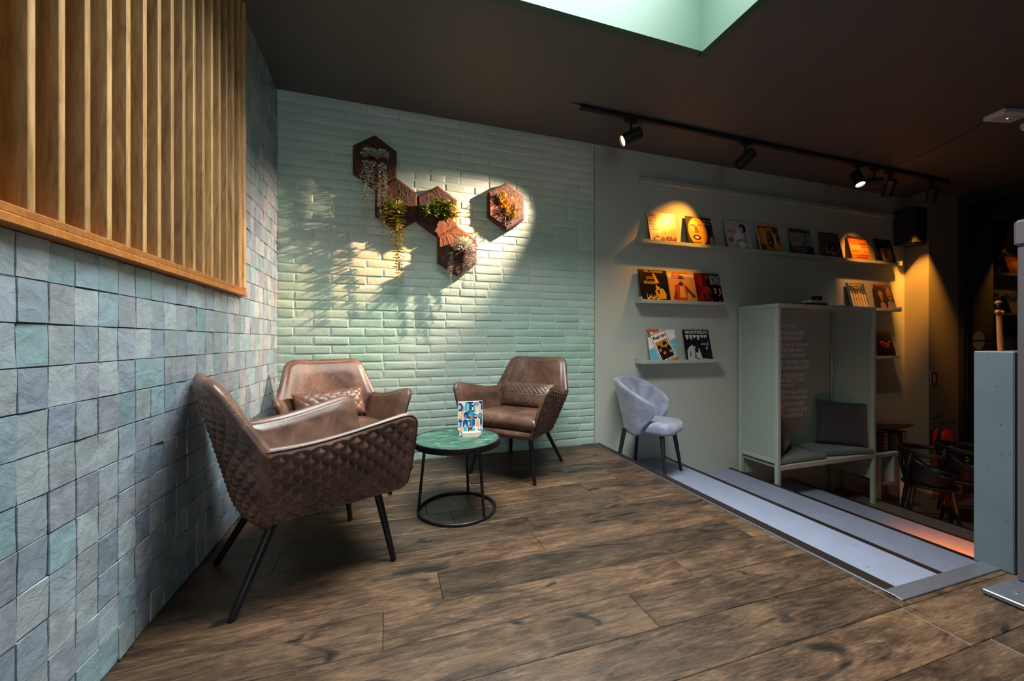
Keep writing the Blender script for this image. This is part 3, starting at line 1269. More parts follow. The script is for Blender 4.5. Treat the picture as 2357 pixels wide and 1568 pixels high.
def clump(fol, r, c, rad, n, L, W, up=0.3):
    for k in range(n):
        a, b = r.uniform(0, 2 * PI), r.uniform(-0.5, 1.2)
        d = V(math.cos(a) * math.cos(b), -abs(math.sin(a) * math.cos(b)) * 0.8 - 0.15, math.sin(b) + up * 0.2)
        rr = rad * r.random() ** 0.5
        p = V(c[0] + d.x * rr, c[1] + min(0, d.y * rr), c[2] + d.z * rr * 0.8)
        leaf(fol, p, d + V(0, 0, r.uniform(-0.6, 0.2)), V(0, 0, 1), L * r.uniform(0.6, 1.2), W * r.uniform(0.7, 1.1), rtint(r))


def plant_silver(fol, stm, r):
    clump(fol, r, (-0.035, -0.07, 0.03), 0.055, 190, 0.024, 0.017)
    clump(fol, r, (0.055, -0.07, 0.035), 0.05, 150, 0.024, 0.017)
    for x, l in ((-0.055, 0.44), (-0.03, 0.50), (-0.07, 0.34), (-0.012, 0.40), (-0.042, 0.47), (0.055, 0.47), (0.072, 0.40), (0.048, 0.50)):
        strand(fol, stm, r, (x, -0.075 - r.random() * 0.03, -0.01), l, 0.028, 0.015, 0.016)


def plant_trail(fol, stm, r):
    clump(fol, r, (-0.02, -0.07, -0.06), 0.085, 90, 0.038, 0.022)
    for x, l in ((0.0, 0.50), (0.02, 0.61), (-0.015, 0.42), (0.035, 0.34), (-0.03, 0.26), (0.01, 0.56), (0.045, 0.22), (-0.10, 0.20), (-0.085, 0.15)):
        strand(fol, stm, r, (x, -0.075 - r.random() * 0.03, -0.06), l, 0.042, 0.022, 0.024)


def plant_bush(fol, stm, r):
    for k in range(24):
        a = r.uniform(-0.9, PI + 0.6)
        l = r.uniform(0.05, 0.125)
        d = V(math.cos(a) * 1.1, -0.45, math.sin(a) * 0.75)
        p0 = V(0.02, -0.06, 0.0)
        pts = [p0 + d * l * s + V(0, 0, -0.02 * s * s) for s in (0, 0.35, 0.7, 1)]
        stm.tube(pts, 0.0016, 5, cap=False)
        for p in pts[1:]:
            for q in range(2):
                dd = V(r.uniform(-1, 1), r.uniform(-0.9, 0.1), r.uniform(-0.8, 0.7))
                leaf(fol, p, dd, V(0, -0.3, 1), r.uniform(0.05, 0.078), r.uniform(0.03, 0.046), rtint(r), 0.2)


def plant_white(fol, stm, r):
    clump(fol, r, (0.045, -0.075, 0.02), 0.09, 360, 0.028, 0.019)
    for x, l in ((-0.055, 0.36), (-0.06, 0.20), (0.07, 0.32), (0.10, 0.36), (0.085, 0.28), (0.12, 0.2), (0.13, 0.15), (0.055, 0.22)):
        strand(fol, stm, r, (x, -0.08 - r.random() * 0.03, -0.02), l, 0.021, 0.014, 0.0115)


def plant_needle(fol, stm, r):
    for k in range(60):
        a = r.uniform(-1.9, 1.2)
        l = r.uniform(0.05, 0.15)
        g = r.random()
        p = V(-0.05 + 0.12 * g + r.uniform(-0.03, 0.03), -0.065, 0.06 - 0.15 * g + r.uniform(-0.03, 0.03))
        d = V(math.cos(a) * r.uniform(-0.5, 0.7), -0.35, math.sin(a + 0.5) * 0.9)
        pts = [p + d * l * s for s in (0, 0.5, 1)]
        stm.tube(pts, 0.0011, 4, cap=False)
        for s in range(13):
            q = p + d * l * (s / 12)
            leaf(fol, q, V(r.uniform(-1, 1), r.uniform(-0.8, 0.2), r.uniform(-0.3, 1)), V(0, 0, 1), 0.026, 0.0055, rtint(r), 0.1)


leafm = {'silver': m_leaf('silver_leaf', '#8d9a84', '#ccd3be'), 'trail': m_leaf('green_trail_leaf', '#4d5a1c', '#a8a43c'),
         'bush': m_leaf('pothos_leaf', '#4d6420', '#93a03a'), 'white': m_leaf('white_leaf', '#a5aa9a', '#ebeadf'),
         'needle': m_leaf('ochre_needle', '#8a6f1c', '#c9a23a')}
for x, z, lb, pl, mk in ((-0.10, 2.398, 'topmost dark hexagonal planter with long silvery trailing plant', plant_silver, 'silver'),
                         (0.062, 2.082, 'hexagonal planter, second from the top, with long green trailing plant', plant_trail, 'trail'),
                         (0.389, 2.060, 'hexagonal planter holding a bush of broad green leaves', plant_bush, 'bush'),
                         (0.553, 1.744, 'lowest hexagonal planter with a white-leaved trailing plant', plant_white, 'white'),
                         (0.982, 2.163, 'single hexagonal planter with needle-leaved ochre plant, apart from the others', plant_needle, 'needle')):
    t, fol = hex_panel(x, z, lb, pl, int(z * 1000))
    fol.build('foliage', leafm[mk], t)

# ---------------------------------------------------------------- track and spotlights
t = thing('ceiling_track', 'long black lighting track under the ceiling', 'lighting track', (1.47, 2.78, ZC))
MB().box((0, -0.018, -0.036), (4.78, 0.018, 0.0), bev=0.003).build('rail', M['black_matte'], t)
MB().box((-0.012, -0.02, -0.04), (0.0, 0.02, 0.0), bev=0.003).build('end_cap', M['black_matte'], t)
MB().box((4.78, -0.02, -0.04), (4.792, 0.02, 0.0), bev=0.003).build('end_cap', M['black_matte'], t)
MB().tube([(-0.012, 0, -0.015), (-0.06, 0.0, -0.012), (-0.10, 0, -0.004)], 0.008, 8).build('feed_cable', plain('#6b6760', 0.6), t)
M['lit_lens'] = glow('lit_lens', (1.0, 0.50, 0.22), 9.0)
M['dark_lens'] = plain('#3a3a3e', 0.2, 0.6)


def spot_head(pos, aim, label, lit, L=0.165, R=0.05):
    p = V(*pos)
    d = (V(*aim) - p).normalized()
    t = thing('track_spotlight', label, 'spotlight', (p.x, p.y, ZC - 0.036), group='black spotlights on the ceiling track')
    h = p - t.location
    MB().box((-0.055, -0.017, -0.03), (0.055, 0.017, 0.0), bev=0.004).build('adapter', M['black_matte'], t)
    MB().tube([(0.0, 0, -0.025), (0.0, 0, h.z + R * 0.5)], 0.011, 10).build('stem', M['black_matte'], t, smooth_=True, autos=40)
    Mr = d.to_track_quat('Z', 'Y').to_matrix().to_4x4()
    mb = MB().lathe([(R * 0.8, -L / 2 - 0.006), (R * 0.96, -L / 2), (R, -L / 2 + 0.006), (R, L / 2 - 0.004), (R * 0.985, L / 2),
                     (R * 0.90, L / 2), (R * 0.86, L / 2 - 0.016), (0.001, L / 2 - 0.017)], c=h, n=36, M=Mr)
    hs = mb.build('housing', M['black_matte'], t, smooth_=True, autos=35)
    mb = MB().lathe([(0.001, L / 2 - 0.015), (R * 0.84, L / 2 - 0.0145), (R * 0.84, L / 2 - 0.013), (0.001, L / 2 - 0.0105)], c=h, n=30, M=Mr)
    mb.build('lens', M['lit_lens'] if lit else M['dark_lens'], hs, smooth_=True, autos=35)
    a = d.cross(V(0, 0, 1))
    a = a.normalized() if a.length > 0.05 else V(1, 0, 0)
    pts = [h + a * R * 0.2 - d * L * 0.35 + V(0, 0, R * 0.9), h - d * L * 0.55 + V(0.02, 0, R * 1.3), h - d * L * 0.2 + V(0.012, 0, R * 2.2), V(0.03, 0, -0.028)]
    MB().tube(pts, 0.0028, 6).build('lead', M['black_matte'], t, smooth_=True)
    return p + d * (L / 2 + 0.012), V(*aim)


WARM = (1.0, 0.52, 0.16)
AMBER = (1.0, 0.36, 0.06)
spots = [
    ((1.93, 2.78, 2.690), (0.42, 3.25, 1.93), 'spotlight at the left end of the track, aimed at the planters', True),
    ((3.165, 2.78, 2.680), (2.74, 3.24, 2.12), 'second spotlight from the left, tipped down to the record shelf', False),
    ((4.71, 2.78, 2.690), (4.0, 1.35, -0.6), 'third spotlight from the left, its lit lens facing into the room', True),
    ((4.97, 2.78, 2.690), (5.45, 2.20, 2.55), 'short spotlight turned level, right beside the third one', True),
    ((5.21, 2.78, 2.655), (5.5, 3.22, 1.98), 'narrow spotlight hanging straight down in the right-hand cluster', False),
    ((5.95, 2.78, 2.660), (6.49, 3.18, 1.35), 'spotlight at the far right end of the track', False)]
src = [spot_head(p, a, lb, lit, L=0.13 if i in (3,) else 0.165, R=0.05 if i < 2 else 0.046) for i, (p, a, lb, lit) in enumerate(spots)]
lamp('spot_beam', 'SPOT', src[0][0], (-0.34, 3.30, 1.30), (1.0, 0.72, 0.53), 1050.0, spot_size=math.radians(48), spot_blend=1.0, shadow_soft_size=0.018)
lamp('spot_beam', 'SPOT', src[0][0], (0.50, 3.24, 1.93), (1.0, 0.33, 0.03), 1500.0, spot_size=math.radians(17), spot_blend=1.0, shadow_soft_size=0.018)
lamp('spot_beam', 'SPOT', src[1][0], (2.84, 3.24, 2.10), (1.0, 0.42, 0.05), 85.0, spot_size=math.radians(58), spot_blend=0.9, shadow_soft_size=0.02)
lamp('spot_beam', 'SPOT', src[3][0], (5.9, 2.60, -0.3), (1.0, 0.82, 0.64), 46.0, spot_size=math.radians(75), spot_blend=1.0, shadow_soft_size=0.03)  # added fill for the back corner, aimed lower than its level head
lamp('spot_beam', 'SPOT', src[4][0], (5.56, 3.26, 1.92), AMBER, 75.0, spot_size=math.radians(54), spot_blend=0.9, shadow_soft_size=0.02)
lamp('spot_beam', 'SPOT', src[5][0], (6.49, 3.18, 1.62), (1.0, 0.40, 0.05), 300.0, spot_size=math.radians(35), spot_blend=0.9, shadow_soft_size=0.02)
# unseen warm light assumed under the second step's nosing, added to light the third
lamp('assumed_step_light', 'AREA', (3.572, 1.50, -0.46), (4.0, 1.50, -0.72), (1.0, 0.19, 0.003), 34.0,
     shape='RECTANGLE', size=0.95, size_y=0.012, spread=math.radians(80))
# the cable slung from the emergency light to the track
t = thing('emergency_light', 'white emergency light box on the dark ceiling', 'light', (4.88, 1.81, ZC), math.radians(-14))
MB().box((-0.13, -0.07, -0.042), (0.13, 0.07, 0.0), bev=0.008).build('housing', M['white'], t)
MB().box((-0.09, -0.035, -0.046), (0.09, 0.035, -0.041), bev=0.002).build('diffuser', plain('#cfcac6', 0.3), t)
MB().lathe([(0.006, -0.049), (0.005, -0.045)], n=10).build('indicator', glow('indicator', (0.9, 0.9, 0.1), 1.2), t)
mb = MB()
P0, P1 = V(4.83, 1.905, ZC - 0.02), V(5.03, 2.765, ZC - 0.04)
mb.tube([P0.lerp(P1, k / 12) - V(0, 0, 0.05 * math.sin(PI * k / 12)) for k in range(13)], 0.004, 6)
tag(mb.build('power_cable', M['black_matte'], smooth_=True), 'thin black cable slung from the emergency light to the track', 'cable')
mb = MB().lathe([(0.06, 0.0), (0.06, -0.02), (0.05, -0.045), (0.02, -0.06), (0.001, -0.062)], n=28)
o = mb.build('smoke_detector', M['white'], smooth_=True, autos=40, loc=(5.30, 1.83, ZC - 0.0))
tag(o, 'white smoke detector on the ceiling at the right edge', 'smoke detector')

# wall rail above the shelves
t = thing('wall_rail', 'long sage painted rail high on the plaster wall above the records', 'rail', (2.38, YB, 2.585))
MB().box((0, -0.052, -0.026), (4.02, 0, 0.026), bev=0.006).build('bar', M['shelf'], t)
MB().lathe([(0.028, -0.004), (0.028, 0.004), (0.014, 0.006), (0.014, 0.0)], n=24, M=Matrix.Rotation(PI / 2, 4, 'Y')).build('end_ring', M['shelf'], t, loc=(-0.006, -0.026, 0))

# ---------------------------------------------------------------- speaker
t = thing('wall_speaker', 'black loudspeaker high in the corner of the plaster wall', 'speaker', (6.325, YB - 0.02, 2.2), 0.0)
MB().box((-0.13, -0.22, 0.0), (0.13, -0.02, 0.46), bev=0.012).build('cabinet', M['black_matte'], t)
MB().box((-0.118, -0.228, 0.012), (0.118, -0.219, 0.448), bev=0.004).build('grille', plain('#0d0d0f', 0.8, bscale=500, bstr=0.5), t)
MB().box((-0.02, -0.2305, 0.2), (0.045, -0.2275, 0.212), bev=0.001).build('badge', plain('#8a8a92', 0.3, 0.8), t)
MB().box((-0.04, -0.022, 0.18), (0.04, 0.012, 0.28)).build('bracket', M['black_matte'], t)


# ---------------------------------------------------------------- record shelves
def picture_shelf(x0, x1, z, label):
    t = thing('picture_ledge', label, 'shelf', (x0, YB, z), group='sage picture ledges for records')
    L = x1 - x0
    MB().box((0, -0.108, -0.014), (L, 0.0, 0.0), bev=0.002).build('board', M['shelf'], t)
    MB().box((0, -0.112, -0.014), (L, -0.100, 0.022), bev=0.002).build('front_lip', M['shelf'], t)
    MB().box((-0.012, -0.112, -0.014), (0.0, 0.0, 0.046), bev=0.003).build('end_bracket', M['shelf'], t)
    MB().box((L, -0.112, -0.014), (L + 0.012, 0.0, 0.046), bev=0.003).build('end_bracket', M['shelf'], t)


picture_shelf(2.345, 6.22, 1.955, 'long top picture ledge carrying eight record sleeves')
picture_shelf(2.345, 3.365, 1.370, 'short middle picture ledge with three sleeves side by side, left of the booth')
picture_shelf(2.345, 3.320, 0.775, 'lowest left picture ledge with two sleeves, above the velvet chair')
picture_shelf(5.15, 6.21, 1.370, 'middle picture ledge partly behind the booth top on the right')
picture_shelf(5.55, 6.17, 0.775, 'lowest right picture ledge beside the booth')

SW = 0.332
SLEEVES = []


def sleeve(cx, zb, label, bgc, cols, art, texts, tilt=0.0, gp=None):
    """leaning record sleeve: art polygons in unit coordinates, texts = (string, x0, x1, y0, y1, colour index, shear)"""
    t = thing('record_sleeve', label, 'record', (cx, YB - 0.096, zb + 0.001), 0.0, gp or 'record sleeves on the picture ledges')
    t.rotation_euler = (-math.asin(0.070 / 0.33), tilt, 0)
    o = MB().box((-SW / 2, 0, 0), (SW / 2, 0.004, SW)).build('sleeve', [plain(bgc, 0.28, bstr=0.02, name='sleeve_card')], t)
    mats = [plain(c, 0.28, bstr=0.02, name='sleeve_print') for c in cols]
    if art:
        flat_art(art, 0.0, SW, SW, 0.00012).build('picture', mats, t)
    if texts:
        for (s, x0, x1, y0, y1, ci, shr) in texts:
            vs, fs = text_mesh(s, x0 * SW - SW / 2, x1 * SW - SW / 2, y0 * SW, y1 * SW, -0.0060, shear=shr)
            MB().add(vs, fs).build('lettering', mats[ci], t)
    return t


def man(mi, cx, cy, s, wide=1.0):
    """standing figure silhouette"""
    return [(mi, ell(cx, cy + 0.88 * s, 0.06 * s, 0.075 * s)), (mi, [(cx - 0.15 * s * wide, cy + 0.45 * s), (cx + 0.15 * s * wide, cy + 0.45 * s), (cx + 0.16 * s * wide, cy + 0.74 * s), (cx + 0.05 * s, cy + 0.82 * s), (cx - 0.05 * s, cy + 0.82 * s), (cx - 0.16 * s * wide, cy + 0.74 * s)]),
            (mi, [(cx - 0.13 * s * wide, cy), (cx - 0.02 * s, cy), (cx, cy + 0.42 * s), (cx + 0.03 * s, cy), (cx + 0.14 * s * wide, cy), (cx + 0.12 * s * wide, cy + 0.47 * s), (cx - 0.12 * s * wide, cy + 0.47 * s)])]


def face(ms, mh, cx, cy, rx, ry, me=None):
    out = [(mh, ell(cx, cy + ry * 0.28, rx * 1.22, ry * 1.08)), (ms, ell(cx, cy, rx, ry))]
    if me is not None:
        out += [(me, ell(cx - rx * 0.38, cy + ry * 0.15, rx * 0.16, ry * 0.07)), (me, ell(cx + rx * 0.38, cy + ry * 0.15, rx * 0.16, ry * 0.07)),
                (me, ell(cx, cy - ry * 0.48, rx * 0.32, ry * 0.08)), (me, [(cx - rx * 0.1, cy - ry * 0.2), (cx + rx * 0.14, cy - ry * 0.2), (cx, cy + ry * 0.15)])]
    return out


T1 = 1.955
# top ledge, left to right
sleeve(2.62, T1, 'tan record sleeve with large red slab lettering, first on the top ledge', '#e6c79d', ['#b52a16', '#6b2d16', '#c9a274'],
       [(2, rect(0.03, 0.03, 0.97, 0.97))] + man(1, 0.50, 0.30, 0.66, 0.9),
       [('CASH', 0.12, 0.92, 0.05, 0.23, 0, 0), ('JOHNNY', 0.12, 0.36, 0.255, 0.28, 1, 0), ('Understand', 0.05, 0.30, 0.86, 0.90, 1, 0.2), ('I am', 0.2, 0.34, 0.78, 0.82, 1, 0.2), ('Tonight I', 0.05, 0.33, 0.68, 0.72, 1, 0.2),
        ('gentleman', 0.04, 0.32, 0.58, 0.62, 1, 0.2), ('that you', 0.1, 0.32, 0.51, 0.55, 1, 0.2), ('have a fan', 0.08, 0.36, 0.43, 0.47, 1, 0.2), ('Late', 0.7, 0.82, 0.80, 0.83, 1, 0), ('You', 0.7, 0.8, 0.72, 0.75, 1, 0)])
sleeve(3.085, T1, 'record sleeve with a huge golden face against dark brown, second on the top ledge', '#3a2a1c', ['#d69a4c', '#8a5a28', '#2b1c12', '#efe0c4', '#f0bd72'],
       [(0, ell(0.40, 0.50, 0.36, 0.48, 28)), (4, ell(0.30, 0.68, 0.18, 0.20)), (0, [(0.80, 0.02), (0.97, 0.02), (0.96, 0.40), (0.82, 0.30)]), (1, ell(0.24, 0.70, 0.10, 0.035)), (1, ell(0.52, 0.72, 0.10, 0.035)),
        (3, ell(0.24, 0.67, 0.05, 0.022)), (3, ell(0.52, 0.69, 0.05, 0.022)), (2, ell(0.24, 0.67, 0.02, 0.02)), (2, ell(0.52, 0.69, 0.02, 0.02)), (1, [(0.30, 0.68), (0.42, 0.68), (0.46, 0.46), (0.28, 0.45)]),
        (2, ell(0.34, 0.30, 0.15, 0.085)), (4, ell(0.34, 0.30, 0.09, 0.045)), (1, ell(0.34, 0.13, 0.16, 0.03))],
       [('Orchestra', 0.66, 0.96, 0.86, 0.92, 4, 0.25), ('Brother', 0.66, 0.94, 0.76, 0.82, 4, 0.25)])
sleeve(3.595, T1, 'pale pink record sleeve with a reclining dark-haired figure, third on the top ledge', '#cbbcbd', ['#b5827a', '#1e1a22', '#e4dcdc', '#8f98a6', '#a35f52', '#d8b0a4'],
       [(5, [(0.02, 0.40), (0.34, 0.52), (0.36, 0.30), (0.10, 0.26)]), (2, [(0.30, 0.28), (0.34, 0.62), (0.52, 0.72), (0.66, 0.60), (0.60, 0.36), (0.44, 0.20)]), (0, [(0.04, 0.66), (0.10, 0.70), (0.40, 0.66), (0.46, 0.60), (0.10, 0.60)]),
        (4, ell(0.16, 0.34, 0.11, 0.08)), (1, ell(0.72, 0.78, 0.15, 0.16)), (5, ell(0.66, 0.74, 0.09, 0.11)), (1, [(0.60, 0.84), (0.80, 0.90), (0.86, 0.70), (0.76, 0.68), (0.72, 0.82)]),
        (3, ell(0.58, 0.22, 0.22, 0.18)), (2, ell(0.60, 0.20, 0.15, 0.13)), (4, [(0.76, 0.03), (0.94, 0.03), (0.82, 0.18)]), (3, ell(0.80, 0.42, 0.06, 0.20))],
       [('Love Songs', 0.10, 0.44, 0.86, 0.92, 3, 0.2)])
sleeve(4.045, T1, 'record sleeve of swirling orange and red around a dark face, fourth on the top ledge', '#d8c8bd', ['#a8401a', '#d07a22', '#5c2418', '#231619', '#c79a2e', '#3a3a66', '#d9c3a8'],
       [(0, rect(0.03, 0.03, 0.97, 0.97)), (1, ell(0.50, 0.50, 0.40, 0.42)), (4, ell(0.22, 0.80, 0.12, 0.10)), (2, ell(0.80, 0.82, 0.12, 0.10)), (2, ell(0.18, 0.22, 0.12, 0.10)), (4, ell(0.82, 0.20, 0.12, 0.12)), (0, ell(0.14, 0.55, 0.07, 0.10)), (2, ell(0.86, 0.55, 0.07, 0.12)),
        (6, ell(0.56, 0.48, 0.22, 0.28)), (3, ell(0.52, 0.52, 0.16, 0.30)), (2, ell(0.50, 0.46, 0.10, 0.14)), (3, ell(0.46, 0.50, 0.03, 0.015)), (3, ell(0.56, 0.50, 0.03, 0.015)), (6, ell(0.50, 0.37, 0.05, 0.02)), (5, [(0.34, 0.26), (0.60, 0.14), (0.66, 0.26), (0.46, 0.30)])], [])
sleeve(4.54, T1, 'dusky record sleeve with bare trees over a grey shore, fifth on the top ledge', '#6f7480', ['#3d424d', '#8e9096', '#20242c', '#a37a58', '#b8b4b0'],
       [(0, rect(0, 0.86, 1, 1)), (1, rect(0, 0.36, 1, 0.86)), (3, ell(0.22, 0.58, 0.18, 0.16)), (0, rect(0, 0, 1, 0.34)), (1, rect(0.08, 0.25, 0.66, 0.28)), (1, rect(0.10, 0.16, 0.60, 0.19)), (4, rect(0.14, 0.07, 0.50, 0.09)), (2, ell(0.85, 0.18, 0.12, 0.22))]
       + [(2, [(0.60 + k * 0.07, 0.34), (0.615 + k * 0.07, 0.34), (0.70 + k * 0.05, 0.74 - k * 0.05), (0.68 + k * 0.05, 0.76 - k * 0.05)]) for k in range(4)] + [(2, ell(0.74, 0.76, 0.06, 0.03)), (2, ell(0.56, 0.44, 0.03, 0.10))], [])
sleeve(5.02, T1, 'murky brown record sleeve with a giant letter shape framing figures, sixth on the top ledge', '#4f463c', ['#847763', '#1d1a1a', '#b08d6c', '#6a5a48', '#a3a09a'],
       [(3, rect(0.05, 0.70, 0.95, 0.96)), (1, [(0.12, 0.20), (0.34, 0.64), (0.50, 0.64), (0.46, 0.30), (0.62, 0.62), (0.80, 0.62), (0.84, 0.20)]), (4, [(0.10, 0.18), (0.14, 0.18), (0.36, 0.65), (0.32, 0.65)]), (4, [(0.84, 0.18), (0.87, 0.18), (0.82, 0.64), (0.78, 0.64)])]
       + face(2, 1, 0.26, 0.38, 0.045, 0.06) + face(2, 1, 0.46, 0.34, 0.045, 0.06) + face(2, 1, 0.58, 0.42, 0.045, 0.06) + face(2, 1, 0.76, 0.28, 0.045, 0.06) + [(4, ell(0.28, 0.24, 0.08, 0.06)), (4, ell(0.48, 0.20, 0.07, 0.07)), (2, ell(0.62, 0.22, 0.05, 0.09))],
       [('Greatest', 0.30, 0.70, 0.86, 0.93, 0, 0), ('Various', 0.20, 0.60, 0.74, 0.80, 0, 0)])
sleeve(5.51, T1, 'orange sunset record sleeve covered in lines of small print, seventh on the top ledge', '#b5672c', ['#3c2417', '#d98a3a', '#7a3c1e', '#e8a858'],
       [(0, rect(0, 0.88, 1, 1)), (1, rect(0, 0.30, 1, 0.66)), (3, ell(0.36, 0.55, 0.30, 0.08)), (2, rect(0, 0, 1, 0.10)), (2, rect(0.05, 0.36, 0.42, 0.39)), (3, rect(0.1, 0.26, 0.5, 0.29))],
       [('Collection', 0.10, 0.90, 0.90, 0.97, 2, 0), ('Such Nights', 0.08, 0.40, 0.80, 0.84, 3, 0), ('River Street', 0.08, 0.42, 0.72, 0.76, 3, 0), ('Every Hour', 0.08, 0.38, 0.64, 0.68, 3, 0),
        ('Some Days', 0.52, 0.90, 0.66, 0.72, 0, 0.15), ('Come Soon', 0.60, 0.95, 0.56, 0.62, 0, 0.15), ('this time again', 0.70, 0.97, 0.36, 0.40, 0, 0), ('in the evening when', 0.22, 0.92, 0.22, 0.27, 0, 0), ('we are all at home', 0.22, 0.80, 0.13, 0.18, 0, 0)])
sleeve(5.995, T1, 'black record sleeve with a small cream square, last on the top ledge', '#15171d', ['#d8a878', '#b8321f', '#3a2a26'],
       [(0, rect(0.24, 0.12, 0.84, 0.62)), (1, [(0.38, 0.20), (0.56, 0.20), (0.54, 0.34), (0.60, 0.48), (0.52, 0.56), (0.38, 0.54), (0.42, 0.40)]), (2, ell(0.76, 0.20, 0.04, 0.05))],
       [('Forever', 0.54, 0.72, 0.50, 0.55, 1, 0)])
# middle ledge
T2 = 1.372
sleeve(2.515, T2, 'black record sleeve with yellow lettering, left of the three on the middle ledge', '#16110f', ['#e6a22c', '#f0c060', '#3a2413', '#1b1512'],
       [(0, [(0.50, 0.86), (0.55, 0.88), (0.60, 0.80), (0.74, 0.50), (0.70, 0.44), (0.58, 0.56), (0.54, 0.74)]), (0, [(0.48, 0.84), (0.53, 0.92), (0.57, 0.86)]), (3, ell(0.66, 0.50, 0.11, 0.09)), (0, ell(0.62, 0.46, 0.07, 0.08)), (3, ell(0.68, 0.53, 0.09, 0.06)),
        (0, [(0.56, 0.40), (0.80, 0.42), (0.90, 0.26), (0.88, 0.10), (0.62, 0.08), (0.60, 0.20), (0.54, 0.26)]), (3, [(0.58, 0.36), (0.66, 0.38), (0.68, 0.24), (0.62, 0.26)]), (0, [(0.50, 0.34), (0.56, 0.36), (0.62, 0.16), (0.58, 0.14)])]
       + [(0 if k % 2 else 1, ell(0.24 + 0.055 * k, 0.09 + 0.03 * (k % 3), 0.03, 0.035 + 0.02 * (k % 2))) for k in range(8)] + [(0, rect(0.20 + 0.08 * k, 0.10, 0.215 + 0.08 * k, 0.24 - 0.02 * (k % 2))) for k in range(5)],
       [('NEIL DIAMOND', 0.18, 0.86, 0.905, 0.975, 0, 0), ('JAZZ', 0.24, 0.52, 0.68, 0.78, 0, 0), ('SINGER', 0.14, 0.58, 0.54, 0.64, 0, 0)])
sleeve(2.86, T2, 'orange record sleeve with a man in hat and jacket, middle of three on the ledge', '#e39a44', ['#f2d59b', '#c8451a', '#3c2a3c', '#8a3216', '#e6a64c', '#b98a52'],
       [(0, rect(0, 0.78, 1, 1)), (4, rect(0, 0.93, 1, 1)), (1, [(0.12, 0.0), (0.22, 0.54), (0.40, 0.62), (0.56, 0.62), (0.96, 0.22), (0.90, 0.14), (0.66, 0.36), (0.62, 0.0)]), (4, [(0.36, 0.16), (0.40, 0.60), (0.54, 0.60), (0.60, 0.16)]), (2, [(0.60, 0.52), (0.64, 0.54), (0.90, 0.20), (0.84, 0.16)]),
        (3, [(0.66, 0.44), (0.96, 0.22), (0.92, 0.18), (0.64, 0.38)]), (5, ell(0.47, 0.70, 0.065, 0.09)), (2, ell(0.46, 0.60, 0.08, 0.07)), (2, [(0.34, 0.77), (0.62, 0.77), (0.60, 0.795), (0.36, 0.795)]), (2, rect(0.41, 0.79, 0.56, 0.87)), (1, [(0.30, 0.0), (0.66, 0.0), (0.60, 0.16), (0.36, 0.16)]), (3, [(0.10, 0.10), (0.24, 0.12), (0.28, 0.30), (0.20, 0.34)])],
       [('SOUL', 0.14, 0.48, 0.85, 0.92, 1, 0), ('REVOLUTION', 0.14, 0.98, 0.785, 0.845, 1, 0), ('EASY AND MORE', 0.18, 0.80, 0.945, 0.985, 1, 0)])
sleeve(3.197, T2, 'dark red record sleeve with white fan lettering, right of the three on the middle ledge', '#3a1210', ['#c22a16', '#17100f', '#bfb8b4', '#d68a2c', '#7a1c14', '#52608a'],
       [(4, [(0.0, 0.0), (0.55, 0.0), (0.40, 1.0), (0.0, 1.0)]), (1, [(0.46, 0.0), (1, 0.0), (1, 0.62), (0.70, 0.44)]), (0, [(0.14, 0.82), (0.24, 0.84), (0.30, 0.58), (0.44, 0.50), (0.52, 0.38), (0.46, 0.34), (0.26, 0.46), (0.12, 0.60)]), (0, ell(0.22, 0.84, 0.06, 0.07)),
        (0, [(0.16, 0.44), (0.36, 0.46), (0.42, 0.20), (0.36, 0.14), (0.26, 0.30), (0.22, 0.10), (0.12, 0.14)]), (1, ell(0.28, 0.26, 0.05, 0.06)), (0, ell(0.46, 0.88, 0.08, 0.07)), (5, [(0.40, 0.58), (0.54, 0.48), (0.60, 0.34), (0.57, 0.33), (0.50, 0.46), (0.38, 0.54)]), (3, rect(0.70, 0.34, 0.78, 0.52)), (3, ell(0.92, 0.42, 0.03, 0.12)),
        (2, [(0.78, 0.02), (0.80, 0.02), (0.90, 0.12), (0.88, 0.13)]), (2, ell(0.86, 0.28, 0.02, 0.02)), (2, [(0.52, 0.02), (0.56, 0.02), (0.55, 0.16), (0.54, 0.16)])],
       [('BOWIE', 0.56, 0.97, 0.62, 0.94, 2, -0.2)])
sleeve(5.485, T2 + 0.001, 'blue record sleeve with a row of figures in cream gowns, behind the booth top', '#3d5663', ['#f0c048', '#e6cf9a', '#4a2a20', '#b8805c', '#7d7a5c'],
       sum([[(2, ell(0.18 + 0.14 * k, 0.70 - 0.03 * (k % 3), 0.055, 0.06)), (3, ell(0.18 + 0.14 * k, 0.685 - 0.03 * (k % 3), 0.035, 0.045)), (1 if k % 2 == 0 else 0, [(0.12 + 0.14 * k, 0.0), (0.25 + 0.14 * k, 0.0), (0.23 + 0.14 * k, 0.62 - 0.03 * (k % 3)), (0.13 + 0.14 * k, 0.62 - 0.03 * (k % 3))]), (3, [(0.20 + 0.14 * k, 0.30), (0.24 + 0.14 * k, 0.34), (0.22 + 0.14 * k, 0.5)])] for k in range(6)], []),
       [('PUSSYCAT', 0.12, 0.84, 0.87, 0.97, 0, 0), ('First of all', 0.36, 0.70, 0.79, 0.85, 0, 0.2)])
